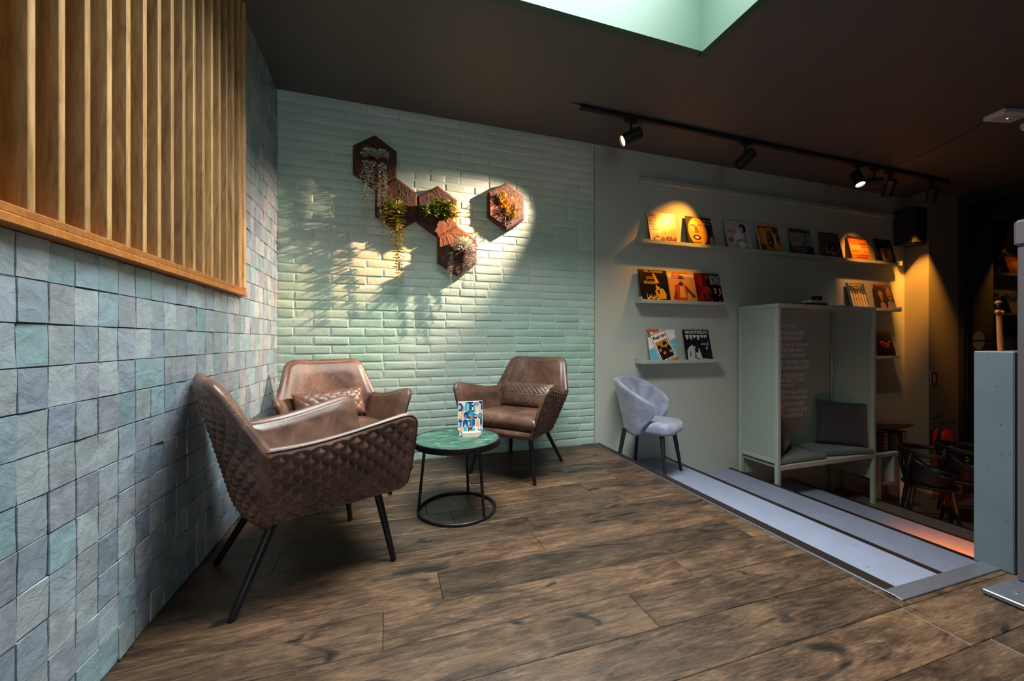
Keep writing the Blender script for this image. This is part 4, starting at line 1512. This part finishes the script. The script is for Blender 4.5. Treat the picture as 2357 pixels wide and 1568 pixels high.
sleeve(5.99, T2 + 0.001, 'record sleeve with two portraits and a red title strip, right end of the middle ledge', '#2b2020', ['#d4251c', '#c07a54', '#1a1214', '#d9cfc2', '#d68456'],
       face(1, 2, 0.28, 0.56, 0.13, 0.21, 2) + [(2, [(0.10, 0.20), (0.16, 0.60), (0.22, 0.40), (0.22, 0.20)]), (2, [(0.40, 0.60), (0.50, 0.24), (0.38, 0.20), (0.36, 0.44)]), (1, [(0.10, 0.0), (0.48, 0.0), (0.42, 0.26), (0.32, 0.32), (0.22, 0.32), (0.14, 0.24)]), (3, [(0.50, 0.0), (1.0, 0.0), (1.0, 0.28), (0.84, 0.34), (0.60, 0.34)])]
       + [(2, [(0.52, 0.04 + 0.06 * k), (1, 0.05 + 0.06 * k), (1, 0.07 + 0.06 * k), (0.52, 0.06 + 0.06 * k)]) for k in range(5)] + face(4, 1, 0.76, 0.62, 0.12, 0.22, 2) + [(2, ell(0.76, 0.55, 0.08, 0.03))],
       [('MARLENE & JAN', 0.05, 0.56, 0.88, 0.96, 0, 0)])
# lowest ledges
T3 = 0.777
a = math.radians(20)


def rotp(poly, cx=0.5, cy=0.45, an=a):
    c, s = math.cos(an), math.sin(an)
    return [(cx + (x - cx) * c - (y - cy) * s, cy + (x - cx) * s + (y - cy) * c) for x, y in poly]


def clip01(poly):
    def cut(p, axis, lim, sgn):
        out = []
        for i in range(len(p)):
            A, B = p[i - 1], p[i]
            ia, ib = sgn * (A[axis] - lim) <= 0, sgn * (B[axis] - lim) <= 0
            if ia != ib:
                k = (lim - A[axis]) / (B[axis] - A[axis])
                out.append(tuple(A[q] + k * (B[q] - A[q]) for q in (0, 1)))
            if ib:
                out.append(B)
        return out
    for ax in (0, 1):
        poly = cut(poly, ax, 1.0, 1)
        poly = cut(poly, ax, 0.0, -1) if poly else poly
    return poly


b1 = [(3, rotp(rect(-0.4, 0.0, 1.4, 0.55))), (1, rotp(rect(-0.06, 0.90, 0.62, 1.3))), (1, rotp(rect(0.40, -0.4, 1.4, 0.02))),
      (0, rotp(rect(0.20, 0.02, 0.84, 0.94))), (4, rotp(rect(0.22, 0.04, 0.82, 0.92))), (0, rotp(rect(0.24, 0.06, 0.80, 0.90))),
      (2, rotp(rect(0.28, 0.09, 0.76, 0.66))), (5, rotp(rect(0.28, 0.45, 0.76, 0.66))), (4, rotp(rect(0.205, 0.9, 0.225, 1.4))), (4, rotp(rect(-0.4, 0.90, 0.24, 0.92)))]
for (fx, fy) in ((0.36, 0.42), (0.60, 0.48), (0.47, 0.30), (0.70, 0.28)):
    b1 += [(2, rotp(ell(fx, fy + 0.05, 0.075, 0.085))), (6, rotp(ell(fx, fy - 0.01, 0.05, 0.06))), (2, rotp(ell(fx, fy + 0.045, 0.06, 0.035)))]
b1 = [(m_, clip01(p_)) for m_, p_ in b1]
b1 = [(m_, p_) for m_, p_ in b1 if len(p_) > 2] + [(4, rotp(rect(0.28, 0.75, 0.34, 0.85))), (3, rect(0.10, 0.82, 0.20, 0.92)), (0, rect(0.12, 0.84, 0.18, 0.90))]
s14 = sleeve(2.62, T3, 'white, blue and orange record sleeve with a slanted group photograph, lowest left ledge', '#e6dcd8', ['#eee5df', '#d2661c', '#2b1c16', '#6fb0c6', '#25222a', '#b9852c', '#c98a62'], b1, [])
vs, fs = text_mesh("beatles' greatest", 0, 1, 0, 1, -0.0042)
tx = []
for (x, y, z) in vs:
    q = rotp([(0.36 + x * 0.40, 0.70 + z * 0.15)])[0]
    tx.append((q[0] * SW - SW / 2, y, q[1] * SW))
MB().add(tx, fs).build('lettering', plain('#25222a', 0.3, name='sleeve_print'), s14)
sleeve(3.055, T3, 'black record sleeve with a person in pale jacket writing, right on the lowest left ledge', '#14151b', ['#e2d6cd', '#b9aea9', '#1a1b22', '#6a6470', '#cdb8b0'],
       [(4, [(0.06 + 0.145 * k, 0.83), (0.19 + 0.145 * k, 0.83), (0.17 + 0.135 * k, 0.62 + 0.05 * (k % 2)), (0.12 + 0.135 * k, 0.62 + 0.05 * (k % 2))]) for k in range(6)]
       + [(2, ell(0.20, 0.62, 0.11, 0.10)), (2, ell(0.44, 0.66, 0.08, 0.09)), (2, ell(0.66, 0.67, 0.09, 0.09)), (2, ell(0.85, 0.70, 0.06, 0.06)),
          (1, [(0.04, 0.02), (0.06, 0.34), (0.16, 0.46), (0.34, 0.54), (0.52, 0.44), (0.58, 0.16), (0.60, 0.04)]), (3, [(0.30, 0.10), (0.34, 0.36), (0.42, 0.10)]), (2, [(0.14, 0.22), (0.20, 0.34), (0.17, 0.10)]), (2, ell(0.42, 0.50, 0.12, 0.13)), (2, ell(0.42, 0.36, 0.07, 0.10)), (4, ell(0.36, 0.44, 0.035, 0.03)), (1, ell(0.16, 0.06, 0.12, 0.05)), (3, ell(0.44, 0.07, 0.08, 0.03)),
          (1, [(0.80, 0.42), (0.83, 0.40), (0.92, 0.60), (0.90, 0.62)]), (1, ell(0.815, 0.40, 0.035, 0.04)), (1, [(0.58, 0.06), (0.98, 0.03), (0.98, 0.05), (0.60, 0.09)])],
       [('MONTREUX', 0.07, 0.93, 0.865, 0.965, 0, 0), ('Jordan', 0.60, 0.80, 0.50, 0.57, 0, 0.3)])
sleeve(5.985, T3, 'black record sleeve with curving red letters, lowest ledge right of the booth', '#15100f', ['#b52a1c', '#d65a2a', '#4a3a38', '#7a2018'],
       [(3, rect(0.0, 0.95, 1, 1.0)), (2, ell(0.10, 0.14, 0.10, 0.12, 12, 0, 90))] + [(k % 2, ell(0.30 + 0.075 * k, 0.56 + 0.05 * math.sin(k * 1.1), 0.035, 0.055, 10, 0, 360, 0.3 * k)) for k in range(8)] + [(k % 2, ell(0.36 + 0.07 * k, 0.45 + 0.03 * math.cos(k), 0.03, 0.035, 10)) for k in range(6)] + [(2, ell(0.36 + 0.07 * k, 0.35, 0.028, 0.04, 10)) for k in range(6)], [])


# ---------------------------------------------------------------- seating booth
BX0, BX1, BY0, BY1 = 3.643, 5.09, 2.83, 3.285
BT_, BS = 1.357, -0.25
t = thing('seating_booth', 'grey-green booth bench with high side panels, canopy and printed verse', 'booth', (BX0, BY0, -0.6))


def bz(z): return z + 0.6


LX, LY = BX1 - BX0, BY1 - BY0
f = 0.04
for x, zb in ((0, -0.6), (LX - f, -0.8)):
    for y in (0, LY - f):
        MB().box((x, y, bz(zb)), (x + f, y + f, bz(BT_) - f), bev=0.003).build('leg', M['booth'], t)
mb = MB()
mb.box((0, 0, bz(BT_) - f), (LX, f, bz(BT_)), bev=0.003)
mb.box((0, LY - f, bz(BT_) - f), (LX, LY, bz(BT_)), bev=0.003)
mb.box((0, f, bz(BT_) - f), (f, LY - f, bz(BT_)), bev=0.003)
mb.box((LX - f, f, bz(BT_) - f), (LX, LY - f, bz(BT_)), bev=0.003)
mb.build('frame', M['booth'], t)
MB().box((0.004, f, bz(-0.235)), (f - 0.004, LY - f, bz(-0.195)), bev=0.003).build('side_rail', M['booth'], t)
MB().box((f, f, bz(BT_) - 0.022), (LX - f, LY - f, bz(BT_) - 0.004)).build('canopy', M['booth_panel'], t)
MB().box((0.008, f, bz(-0.195)), (0.026, LY - f, bz(BT_) - f)).build('side_panel', M['booth_panel'], t)
MB().box((LX - 0.026, f, bz(-0.53)), (LX - 0.008, LY - f, bz(BT_) - f)).build('side_panel', M['booth_panel'], t)
bp = MB().box((f, LY - 0.026, bz(-0.45)), (LX - f, LY - 0.012, bz(BT_) - f)).build('back_panel', M['booth_panel'], t)
mb = MB()
for z in (-0.1, 0.5, 1.05):
    mb.lathe([(0.006, 0), (0.005, 0.004)], c=(LX - 0.03, 0.09, bz(z)), n=8, M=Matrix.Rotation(-PI / 2, 4, 'Y'))
mb.build('bolt', M['steel'], t)
MB().box((0.002, 0.002, bz(BS) - 0.045), (LX - 0.002, 0.04, bz(BS)), bev=0.003).build('apron', M['booth'], t)
MB().box((0.03, 0.04, bz(BS) - 0.03), (LX - 0.03, LY - 0.027, bz(BS) - 0.002), bev=0.002).build('seat', M['booth'], t)
MB().tube([(LX - 0.05, LY - 0.04, bz(BS)), (LX - 0.05, LY - 0.04, bz(BT_) - f)], 0.012, 8).build('corner_rod', M['booth'], t, smooth_=True)
lines = [('ET JOU WIL IK', 1.154, 4.463), ('WORDEN ALS DE ZON', 1.075, 4.611), ('T BOVEN DE MARK', 1.015, 4.568), ('DEN VAN DE TOREN VAN', 0.939, 4.664), ('E KERK BEKLIMMEN', 0.88, 4.596),
         ('KOFFIE IN ONZE HAND', 0.818, 4.622), ('MET VRIENDEN TUSSEN', 0.741, 4.675), ('HET VALKENBERG PARK', 0.683, 4.686), ('DE VERZEGELEN MET', 0.593, 4.622), ('BINATIESLOT OP DE', 0.537, 4.594), ('SLOTJESBRUG', 0.474, 4.449),
         ('OOR DE PAREL VAN HET', 0.399, 4.654), ('ENS EEN AVONDJE NAC', 0.332, 4.654), ('OLGENDE DAG WEER', 0.26, 4.6), ('SCH TE GENIETEN IN DE', 0.193, 4.654), ('SCHE BINNENSTAD', 0.135, 4.575)]
for s, z, x1 in lines:
    vs, fs = text_mesh(s, 4.205 - BX0, x1 - BX0, bz(z) - 0.023, bz(z) + 0.023, LY - 0.0268)
    MB().add(vs, fs).build('lettering', plain('#fbfaf5', 0.6, name='white_vinyl'), bp)
o = pad('seat_cushion', M['cushion'], None, (0.68, 0.37, 0.062), (4.005, 3.035, BS + 0.032), (0, 0, 0.02), (30, 20), 12, edge=0.72)
tag(o, 'flat grey seat pad at the left end of the booth bench', 'cushion')
o = pad('seat_cushion', M['cushion'], None, (0.64, 0.33, 0.07), (4.725, 3.035, BS + 0.036), (0, 0, -0.15), (30, 20), 12, edge=0.72)
tag(o, 'flat grey seat pad at the right end of the booth bench', 'cushion')
o = pad('back_cushion', M['cushion_dark'], None, (0.45, 0.47, 0.17), (4.865, 3.045, BS + 0.072 + 0.235), (math.radians(80), math.radians(4), math.radians(-38)), (32, 28), 5, edge=0.5)
tag(o, 'puffy charcoal cushion leaning in the right corner of the booth', 'cushion')
o = pad('back_cushion', M['cushion_dark'], None, (0.40, 0.40, 0.13), (3.99, 3.11, BS + 0.066 + 0.20), (math.radians(70), 0, math.radians(28)), (28, 24), 5, edge=0.35)
tag(o, 'dark cushion in the left corner of the booth, half hidden by the side panel', 'cushion')
# small device on the canopy
t = thing('label_printer', 'small black and white device lying on top of the booth', 'device', (4.39, 3.0, BT_))
MB().box((-0.14, -0.05, 0.0), (0.14, 0.05, 0.034), bev=0.008).build('base', M['black'], t)
MB().box((-0.13, -0.054, 0.034), (0.13, 0.045, 0.064), bev=0.008).build('lid', M['white'], t)
MB().box((0.0, -0.03, 0.062), (0.09, 0.04, 0.115), bev=0.012).build('handle', M['black'], t)

# ---------------------------------------------------------------- velvet chair on the first step
t = thing('velvet_chair', 'blue-grey velvet chair with curved back standing on the top step', 'chair', (2.245, 2.962, -0.2), math.radians(-57))
SA = math.radians(128)


def shell(u, v, off=0.0):
    k = abs(2 * u - 1)
    top = 0.835 - 0.17 * smooth(k, 0.25, 1.0)
    bot = 0.575 - 0.20 * smooth(k, 0.16, 0.46) - 0.015 * smooth(k, 0.5, 1.0)
    z = bot + (top - bot) * v
    z -= max(0.0, k - 0.86) / 0.14 * 0.03 * (2 * v - 1) * abs(2 * v - 1) ** 2
    ph = (2 * u - 1) * SA * (0.70 + 0.30 * smooth(z, 0.38, 0.57))
    r = 0.205 + 0.088 * (z - 0.36) / 0.47 + off
    cx_ = math.cos(ph)
    return V(-cx_ * r * (1.0 if cx_ > 0 else 0.80) - 0.005 - 0.03 * max(0, (z - 0.5)), -math.sin(ph) * r * 1.04, z)


mb = MB()
NU, NV = 64, 14
mb.grid(lambda u, v: shell(u, v, 0.0), NU, NV)
mb.grid(lambda u, v: shell(u, v, -0.034), NU, NV, flip=True)
pts = [(i / NU, 0) for i in range(NU)] + [(1, j / NV) for j in range(NV)] + [(i / NU, 1) for i in range(NU, 0, -1)] + [(0, j / NV) for j in range(NV, 0, -1)]
L = len(pts)
vs = []
for k in range(5):
    for (u, v) in pts:
        p = shell(u, v, -0.034 * k / 4)
        cz = shell(u, 0.5).z
        du = shell(min(1, max(0, u)), v) - shell(min(0.96, max(0.04, u)), min(0.88, max(0.12, v)))
        d = du.normalized() if du.length > 1e-6 else V(0, 0, 0)
        vs.append(p + d * 0.012 * math.sin(PI * k / 4))
mb.add(vs, [(k * L + i, (k + 1) * L + i, (k + 1) * L + (i + 1) % L, k * L + (i + 1) % L) for k in range(4) for i in range(L)])
o = mb.build('backrest', M['velvet'], t)
weld(o)
def seat_plan(an, g):
    c, q = math.cos(an), math.sin(an)
    e = 2.0 if c < 0 else 5.0
    rr = (abs(c) ** e + abs(q) ** e) ** (-1.0 / e)
    return V(0.02 + (0.205 if c < 0 else 0.235) * rr * c * g, 0.195 * rr * q * g * (1.0 + 0.10 * max(0, c)), 0)


mb = MB()
prof = [(0.0, 0.385), (0.90, 0.385), (0.985, 0.393), (1.0, 0.415), (1.0, 0.445), (0.985, 0.468), (0.92, 0.483), (0.7, 0.489), (0.0, 0.492)]
NA = 56
vs = []
for g, z in prof:
    for a in range(NA):
        p = seat_plan(2 * PI * a / NA, max(g, 0.002))
        vs.append((p.x, p.y, z))
fs = []
for i in range(len(prof) - 1):
    for a in range(NA):
        fs.append((i * NA + a, i * NA + (a + 1) % NA, (i + 1) * NA + (a + 1) % NA, (i + 1) * NA + a))
mb.add(vs, fs)
o = mb.build('seat', M['velvet'], t)
weld(o)
for sx, sy in ((1, 1), (1, -1), (-1, 1), (-1, -1)):
    leg_tube((sx * 0.165, sy * 0.155, 0.40), (sx * 0.215, sy * 0.22, 0.0), 0.021, 0.0125, M['black_matte'], t)

# ---------------------------------------------------------------- white stand with basket, right of the booth
t = thing('side_stand', 'pale open side stand with a low inner shelf, right of the booth', 'stand', (5.14, 2.905, -1.0))
S = M['white_paint']
MB().box((0.0, 0.0, 0.665), (0.62, 0.36, 0.705), bev=0.004).build('top', S, t)
for x, y in ((0.565, 0.0), (0.565, 0.32)):
    MB().box((x, y, 0.0), (x + 0.05, y + 0.04, 0.665), bev=0.003).build('leg', S, t)
for x, y in ((0.13, 0.32), (0.13, 0.0)):
    MB().box((x, y, 0.0), (x + 0.04, y + 0.04, 0.665), bev=0.003).build('leg', S, t)
MB().box((0.17, 0.03, 0.33), (0.42, 0.33, 0.365), bev=0.003).build('inner_shelf', S, t)
MB().box((0.38, 0.0, 0.365), (0.42, 0.36, 0.665), bev=0.003).build('upright', S, t)

t = thing('wire_basket', 'black wire basket of magazines on the pale side stand', 'basket', (5.575, 3.085, -0.294), math.radians(-6))
mb = MB()
w2, d2, h2 = 0.235, 0.13, 0.215
for k in range(13):
    x = -w2 + 2 * w2 * k / 12
    for y in (-d2, d2):
        mb.tube([(x, y, 0.003), (x * 1.03, y * 1.04, h2)], 0.0022, 5)
    mb.tube([(x, -d2, 0.003), (x, d2, 0.003)], 0.0022, 5)
for k in range(7):
    y = -d2 + 2 * d2 * k / 6
    for x in (-w2, w2):
        mb.tube([(x, y, 0.003), (x * 1.03, y * 1.04, h2)], 0.0022, 5)
for k in range(6):
    z = 0.003 + (h2 - 0.003) * k / 5
    s = 1 + 0.035 * k / 5
    mb.tube([(-w2 * s, -d2 * s, z), (w2 * s, -d2 * s, z), (w2 * s, d2 * s, z), (-w2 * s, d2 * s, z)], 0.0022 if k < 5 else 0.004, 5, closed=True)
mb.build('wire_body', M['black'], t)
cs = ['#c9c2b8', '#3f6fa8', '#c4452e', '#d8cdb6', '#4a3b32', '#8a6a52', '#b98a5a', '#6a4a3a']
for k, c in enumerate(cs):
    x = 5.372 + 0.054 * k
    o = MB().box((0, -0.105, 0.0), (0.034 + 0.004 * (k % 3), 0.105, 0.17 + 0.012 * (k % 4)), bev=0.002).build('magazine', plain(c, 0.45, name='magazine_cover'), loc=(x, 3.085 - (x - 5.575) * 0.1, -0.2875))
    names = ['off-white', 'blue', 'red', 'cream', 'dark brown', 'mid brown', 'ochre', 'red-brown']
    tag(o, '%s magazine standing in the wire basket' % names[k], 'magazine', 'magazines in the wire basket')
o = pad('throw_pillow', m_fabric('brown_pillow', '#5a3d2a', '#775440'), None, (0.54, 0.36, 0.17), (5.60, 3.085, -0.294 + 0.215 + 0.105), (0.0, math.radians(4), math.radians(-5)), (28, 22), 3.2, edge=0.06)
tag(o, 'brown pillow lying on top of the wire basket', 'pillow')


# ---------------------------------------------------------------- black chairs with booster seats
def make_cafe_chair(label):
    t = thing('cafe_chair', label, 'chair', group='black chairs at the back')
    B = M['black_matte']
    MB().lathe([(0.19, 0.425), (0.215, 0.43), (0.22, 0.445), (0.21, 0.455), (0.001, 0.457)], n=32).build('seat', B, t, smooth_=True, autos=40)
    for sx in (1, -1):
        for sy in (1, -1):
            leg_tube((sx * 0.14, sy * 0.14, 0.43), (sx * 0.20, sy * 0.19, 0.0), 0.022, 0.014, B, t)
    for sy in (1, -1):
        MB().tube([(-0.16, sy * 0.15, 0.43), (-0.20, sy * 0.19, 0.62), (-0.17, sy * 0.215, 0.79)], [0.018, 0.017, 0.015], 10).build('back_post', B, t, smooth_=True)
    mb = MB()

    def rail(u, v):
        ph = (2 * u - 1) * math.radians(112)
        k = abs(2 * u - 1)
        h = 0.085 - 0.05 * k
        return V(-0.245 * math.cos(ph), 0.255 * math.sin(ph), 0.79 + (v - 0.5) * h)

    def rail2(u, v):
        p = rail(u, v)
        return V(p.x * 0.9, p.y * 0.9, p.z)
    mb.grid(rail, 40, 4)
    mb.grid(rail2, 40, 4, flip=True)
    for v in (0, 1):
        mb.grid(lambda a, b: rail(a, v).lerp(rail2(a, v), b), 40, 1, flip=(v == 1))
    for u in (0, 1):
        mb.grid(lambda a, b: rail(u, a).lerp(rail2(u, a), b), 4, 1, flip=(u == 0))
    o = mb.build('top_rail', B, t)
    weld(o)
    return t


def make_booster(label):
    t = thing('booster_seat', label, 'booster seat', group='black booster seats')
    B = plain('#202124', 0.42, name='moulded_plastic')
    mb = MB()

    def f(u, v, o):
        ph = (2 * u - 1) * PI
        k = math.cos(ph)            # 1 = front
        h = 0.11 + 0.15 * smooth(-k, -0.5, 0.8)
        r = 0.165 + 0.035 * v + o
        return V(k * r + 0.0, math.sin(ph) * r, 0.004 + v * h)
    mb.grid(lambda u, v: f(u, v, 0), 48, 8)
    mb.grid(lambda u, v: f(u, v, -0.028), 48, 8, flip=True)
    mb.grid(lambda u, v: f(u, 1, -0.028 * v), 48, 1)
    mb.grid(lambda u, v: f(u, 0, -0.028 * v), 48, 1, flip=True)
    o = mb.build('tub', B, t)
    weld(o)
    MB().lathe([(0.14, 0.004), (0.145, 0.06), (0.13, 0.075), (0.001, 0.078)], n=30).build('seat_pad', B, t, smooth_=True, autos=40)
    G = plain('#8aa21e', 0.5, name='lime_webbing')

    def strap(pts, w=0.014):
        m = MB()
        P = [V(*p) for p in pts]
        vs = []
        for i, p in enumerate(P):
            tn = (P[min(i + 1, len(P) - 1)] - P[max(0, i - 1)]).normalized()
            sd = tn.cross(V(0.2, 0.1, 1)).normalized()
            nn = sd.cross(tn)
            vs += [p + sd * w, p - sd * w, p - sd * w + nn * 0.004, p + sd * w + nn * 0.004]
        fs = []
        for i in range(len(P) - 1):
            for k in range(4):
                fs.append((i * 4 + k, i * 4 + (k + 1) % 4, i * 4 + 4 + (k + 1) % 4, i * 4 + 4 + k))
        fs += [(3, 2, 1, 0), tuple(len(vs) - 4 + k for k in range(4))]
        m.add(vs, fs)
        m.build('strap', G, t)
    strap([(-0.06, 0.10, 0.085), (0.02, 0.06, 0.088), (0.08, 0.0, 0.086), (0.11, -0.05, 0.088)], 0.02)
    strap([(0.02, 0.17, 0.20), (0.03, 0.205, 0.17), (0.0, 0.213, 0.08), (-0.02, 0.225, 0.02), (-0.03, 0.205, -0.07)])
    return t


c1 = make_cafe_chair('black round-backed chair beside the pale side stand')
c2 = copy_tree(c1)
c2['label'] = 'black round-backed chair partly hidden by the low concrete wall'
b1_ = make_booster('black booster seat with lime straps on the chair beside the side stand')
b2_ = copy_tree(b1_)
b2_['label'] = 'black booster seat with lime straps on the chair behind the low wall'
for c, b, (x, y, d) in ((c1, b1_, (5.56, 2.615, -55)), (c2, b2_, (6.12, 2.57, -62))):
    c.location = (x, y, -1.0)
    c.rotation_euler = (0, 0, math.radians(d))
    b.location = (x, y, -1.0 + 0.4575)
    b.rotation_euler = (0, 0, math.radians(d))

# ---------------------------------------------------------------- fire extinguisher and its sign
t = thing('fire_extinguisher', 'red fire extinguisher on the wall behind the black chairs', 'extinguisher', (6.55, 2.955, -0.56))
RED = plain('#c01a14', 0.3, name='red_enamel')
MB().lathe([(0.02, 0.0), (0.085, 0.004), (0.09, 0.02), (0.09, 0.37), (0.082, 0.41), (0.055, 0.445), (0.03, 0.46), (0.028, 0.47)], n=36).build('cylinder', RED, t, smooth_=True, autos=40)
m = MB()
for a0, a1, z0, z1, mi in ((-115, -20, 0.06, 0.30, 0), (-115, -20, 0.30, 0.345, 0), (-75, -30, 0.10, 0.28, 1)):
    rr = 0.0908 + mi * 0.0006
    m.grid(lambda u, v: V(rr * math.cos(math.radians(a0 + (a1 - a0) * u)), rr * math.sin(math.radians(a0 + (a1 - a0) * u)), z0 + (z1 - z0) * v), 14, 1, mi)
m.build('label_plate', [plain('#c8c4bc', 0.5), plain('#6c9a82', 0.5)], t, smooth_=True)
MB().lathe([(0.026, 0.465), (0.026, 0.50), (0.016, 0.51), (0.016, 0.535)], n=20).build('valve', plain('#a8a49c', 0.3, 0.9), t, smooth_=True, autos=40)
mb = MB()
mb.box((-0.012, -0.10, 0.535), (0.012, 0.03, 0.552), bev=0.004)
mb.box((-0.010, -0.02, 0.555), (0.010, 0.09, 0.572), bev=0.004, M=Matrix.Rotation(math.radians(-40), 4, 'X') @ Matrix.Translation((0, -0.37, -0.08)))
mb.build('handle', M['black_matte'], t)
MB().tube([(0, 0.0, 0.52), (-0.06, -0.02, 0.53), (-0.115, -0.02, 0.46), (-0.125, -0.01, 0.30), (-0.115, 0.0, 0.12)], 0.012, 10).build('hose', M['black_matte'], t, smooth_=True)
MB().box((-0.03, 0.088, 0.25), (0.03, 0.103, 0.42)).build('bracket', M['black_matte'], t)

t = thing('extinguisher_sign', 'small red sign with a white extinguisher pictogram on the corner wall', 'sign', (6.60, 3.06, 0.435))
MB().box((-0.075, -0.004, 0), (0.075, 0, 0.17)).build('plate', plain('#b9b0a8', 0.4), t)
shp = [(0, rect(0.05, 0.04, 0.95, 0.96)), (1, rect(0.36, 0.14, 0.64, 0.60)), (1, ell(0.50, 0.60, 0.14, 0.07)), (1, rect(0.46, 0.64, 0.54, 0.76)), (1, [(0.42, 0.76), (0.74, 0.84), (0.74, 0.80), (0.42, 0.72)]), (1, [(0.42, 0.72), (0.26, 0.62), (0.26, 0.40), (0.31, 0.40), (0.32, 0.58), (0.46, 0.68)])]
flat_art(shp, -0.004, 0.15, 0.17, 0.0002).build('pictogram', [plain('#7c1f1a', 0.4, name='sign_red'), plain('#d8d2cc', 0.4, name='sign_white')], t)

# ---------------------------------------------------------------- low wall, post and small things by the steps
t = tag(MB().box((2.512, 0.912, 0.0), (6.9, 1.032, 0.943), bev=0.004).build('guard_wall', M['guard']), kind='structure')
t.name = 'wall_guard'
t = thing('steel_post', 'grey steel pedestal with wider cap on a base plate, at the right edge', 'pedestal', (2.46, 0.80, 0))
MB().box((-0.25, -0.45, 0.003), (0.30, 0.085, 0.022), bev=0.003).build('base_plate', M['steel'], t)
MB().box((-0.042, -0.10, 0.022), (0.16, 0.072, 1.37), bev=0.006).build('column', M['post'], t)
MB().box((-0.050, -0.112, 1.37), (0.17, 0.080, 1.475), bev=0.010).build('cap', M['post'], t)
mb = MB()
for x, y in ((-0.16, 0.03), (-0.16, -0.06), (-0.16, -0.30)):
    mb.lathe([(0.008, 0.022), (0.006, 0.027)], c=(x, y, 0), n=10)
mb.build('bolt', plain('#c9cad2', 0.25, 0.9), t)

t = thing('carved_figure', 'slim carved wooden figure standing on the low concrete wall', 'ornament', (2.56, 0.972, 0.943), math.radians(-15))
W_ = m_oak('honey_wood', ('#6e3a16', '#a8602a', '#c9813c'), (9, 9, 1.5), 0.35)
mb = MB()
tt = (0.6, 0.3, 0.5)
secs = [(0.0, 0.010, 0.008, 0.006), (0.04, 0.012, 0.009, 0.004), (0.10, 0.011, 0.008, 0.0), (0.165, 0.010, 0.008, -0.003)]
vs, fs = [], []
for (z, rx, ry, ox) in secs:
    for k in range(12):
        an = 2 * PI * k / 12
        vs.append((ox + rx * math.cos(an), ry * math.sin(an), z))
for i in range(3):
    for k in range(12):
        fs.append((i * 12 + k, i * 12 + (k + 1) % 12, i * 12 + 12 + (k + 1) % 12, i * 12 + 12 + k))
fs += [tuple(range(12))[::-1], tuple(range(36, 48))]
mb.add(vs, fs, 0, tt)
mb.build('body', W_, t, smooth_=True, autos=50)
mb = MB()
for sx, sz in ((-0.012, 0.172), (0.008, 0.170)):
    mb.lathe([(0.004, -0.010), (0.0095, -0.004), (0.0095, 0.004), (0.004, 0.010)], c=(sx, -0.002, sz), n=14)
mb.build('shoulders', W_, t, smooth_=True)
mb = MB().lathe([(0.003, -0.02), (0.004, -0.008), (0.011, 0.0), (0.012, 0.006), (0.005, 0.012)], c=(-0.006, 0, 0.21), n=16)
mb.build('head', W_, t, smooth_=True)

t = thing('door_plate', 'pale oval plate with a short bar on the dark glazing', 'door plate', (XR, 2.91, 0.99))
MB().lathe([(0.12, 0.0), (0.122, 0.004), (0.118, 0.008), (0.001, 0.009)], n=40, M=Matrix.Rotation(-PI / 2, 4, 'Y'), sy=0.45).build('disc', plain('#8f8f66', 0.5), t, smooth_=True, autos=40)
MB().tube([(-0.012, -0.10, 0), (-0.03, -0.14, 0), (-0.03, 0.02, 0), (-0.012, 0.06, 0)], 0.008, 8).build('bar', M['black_matte'], t, smooth_=True)
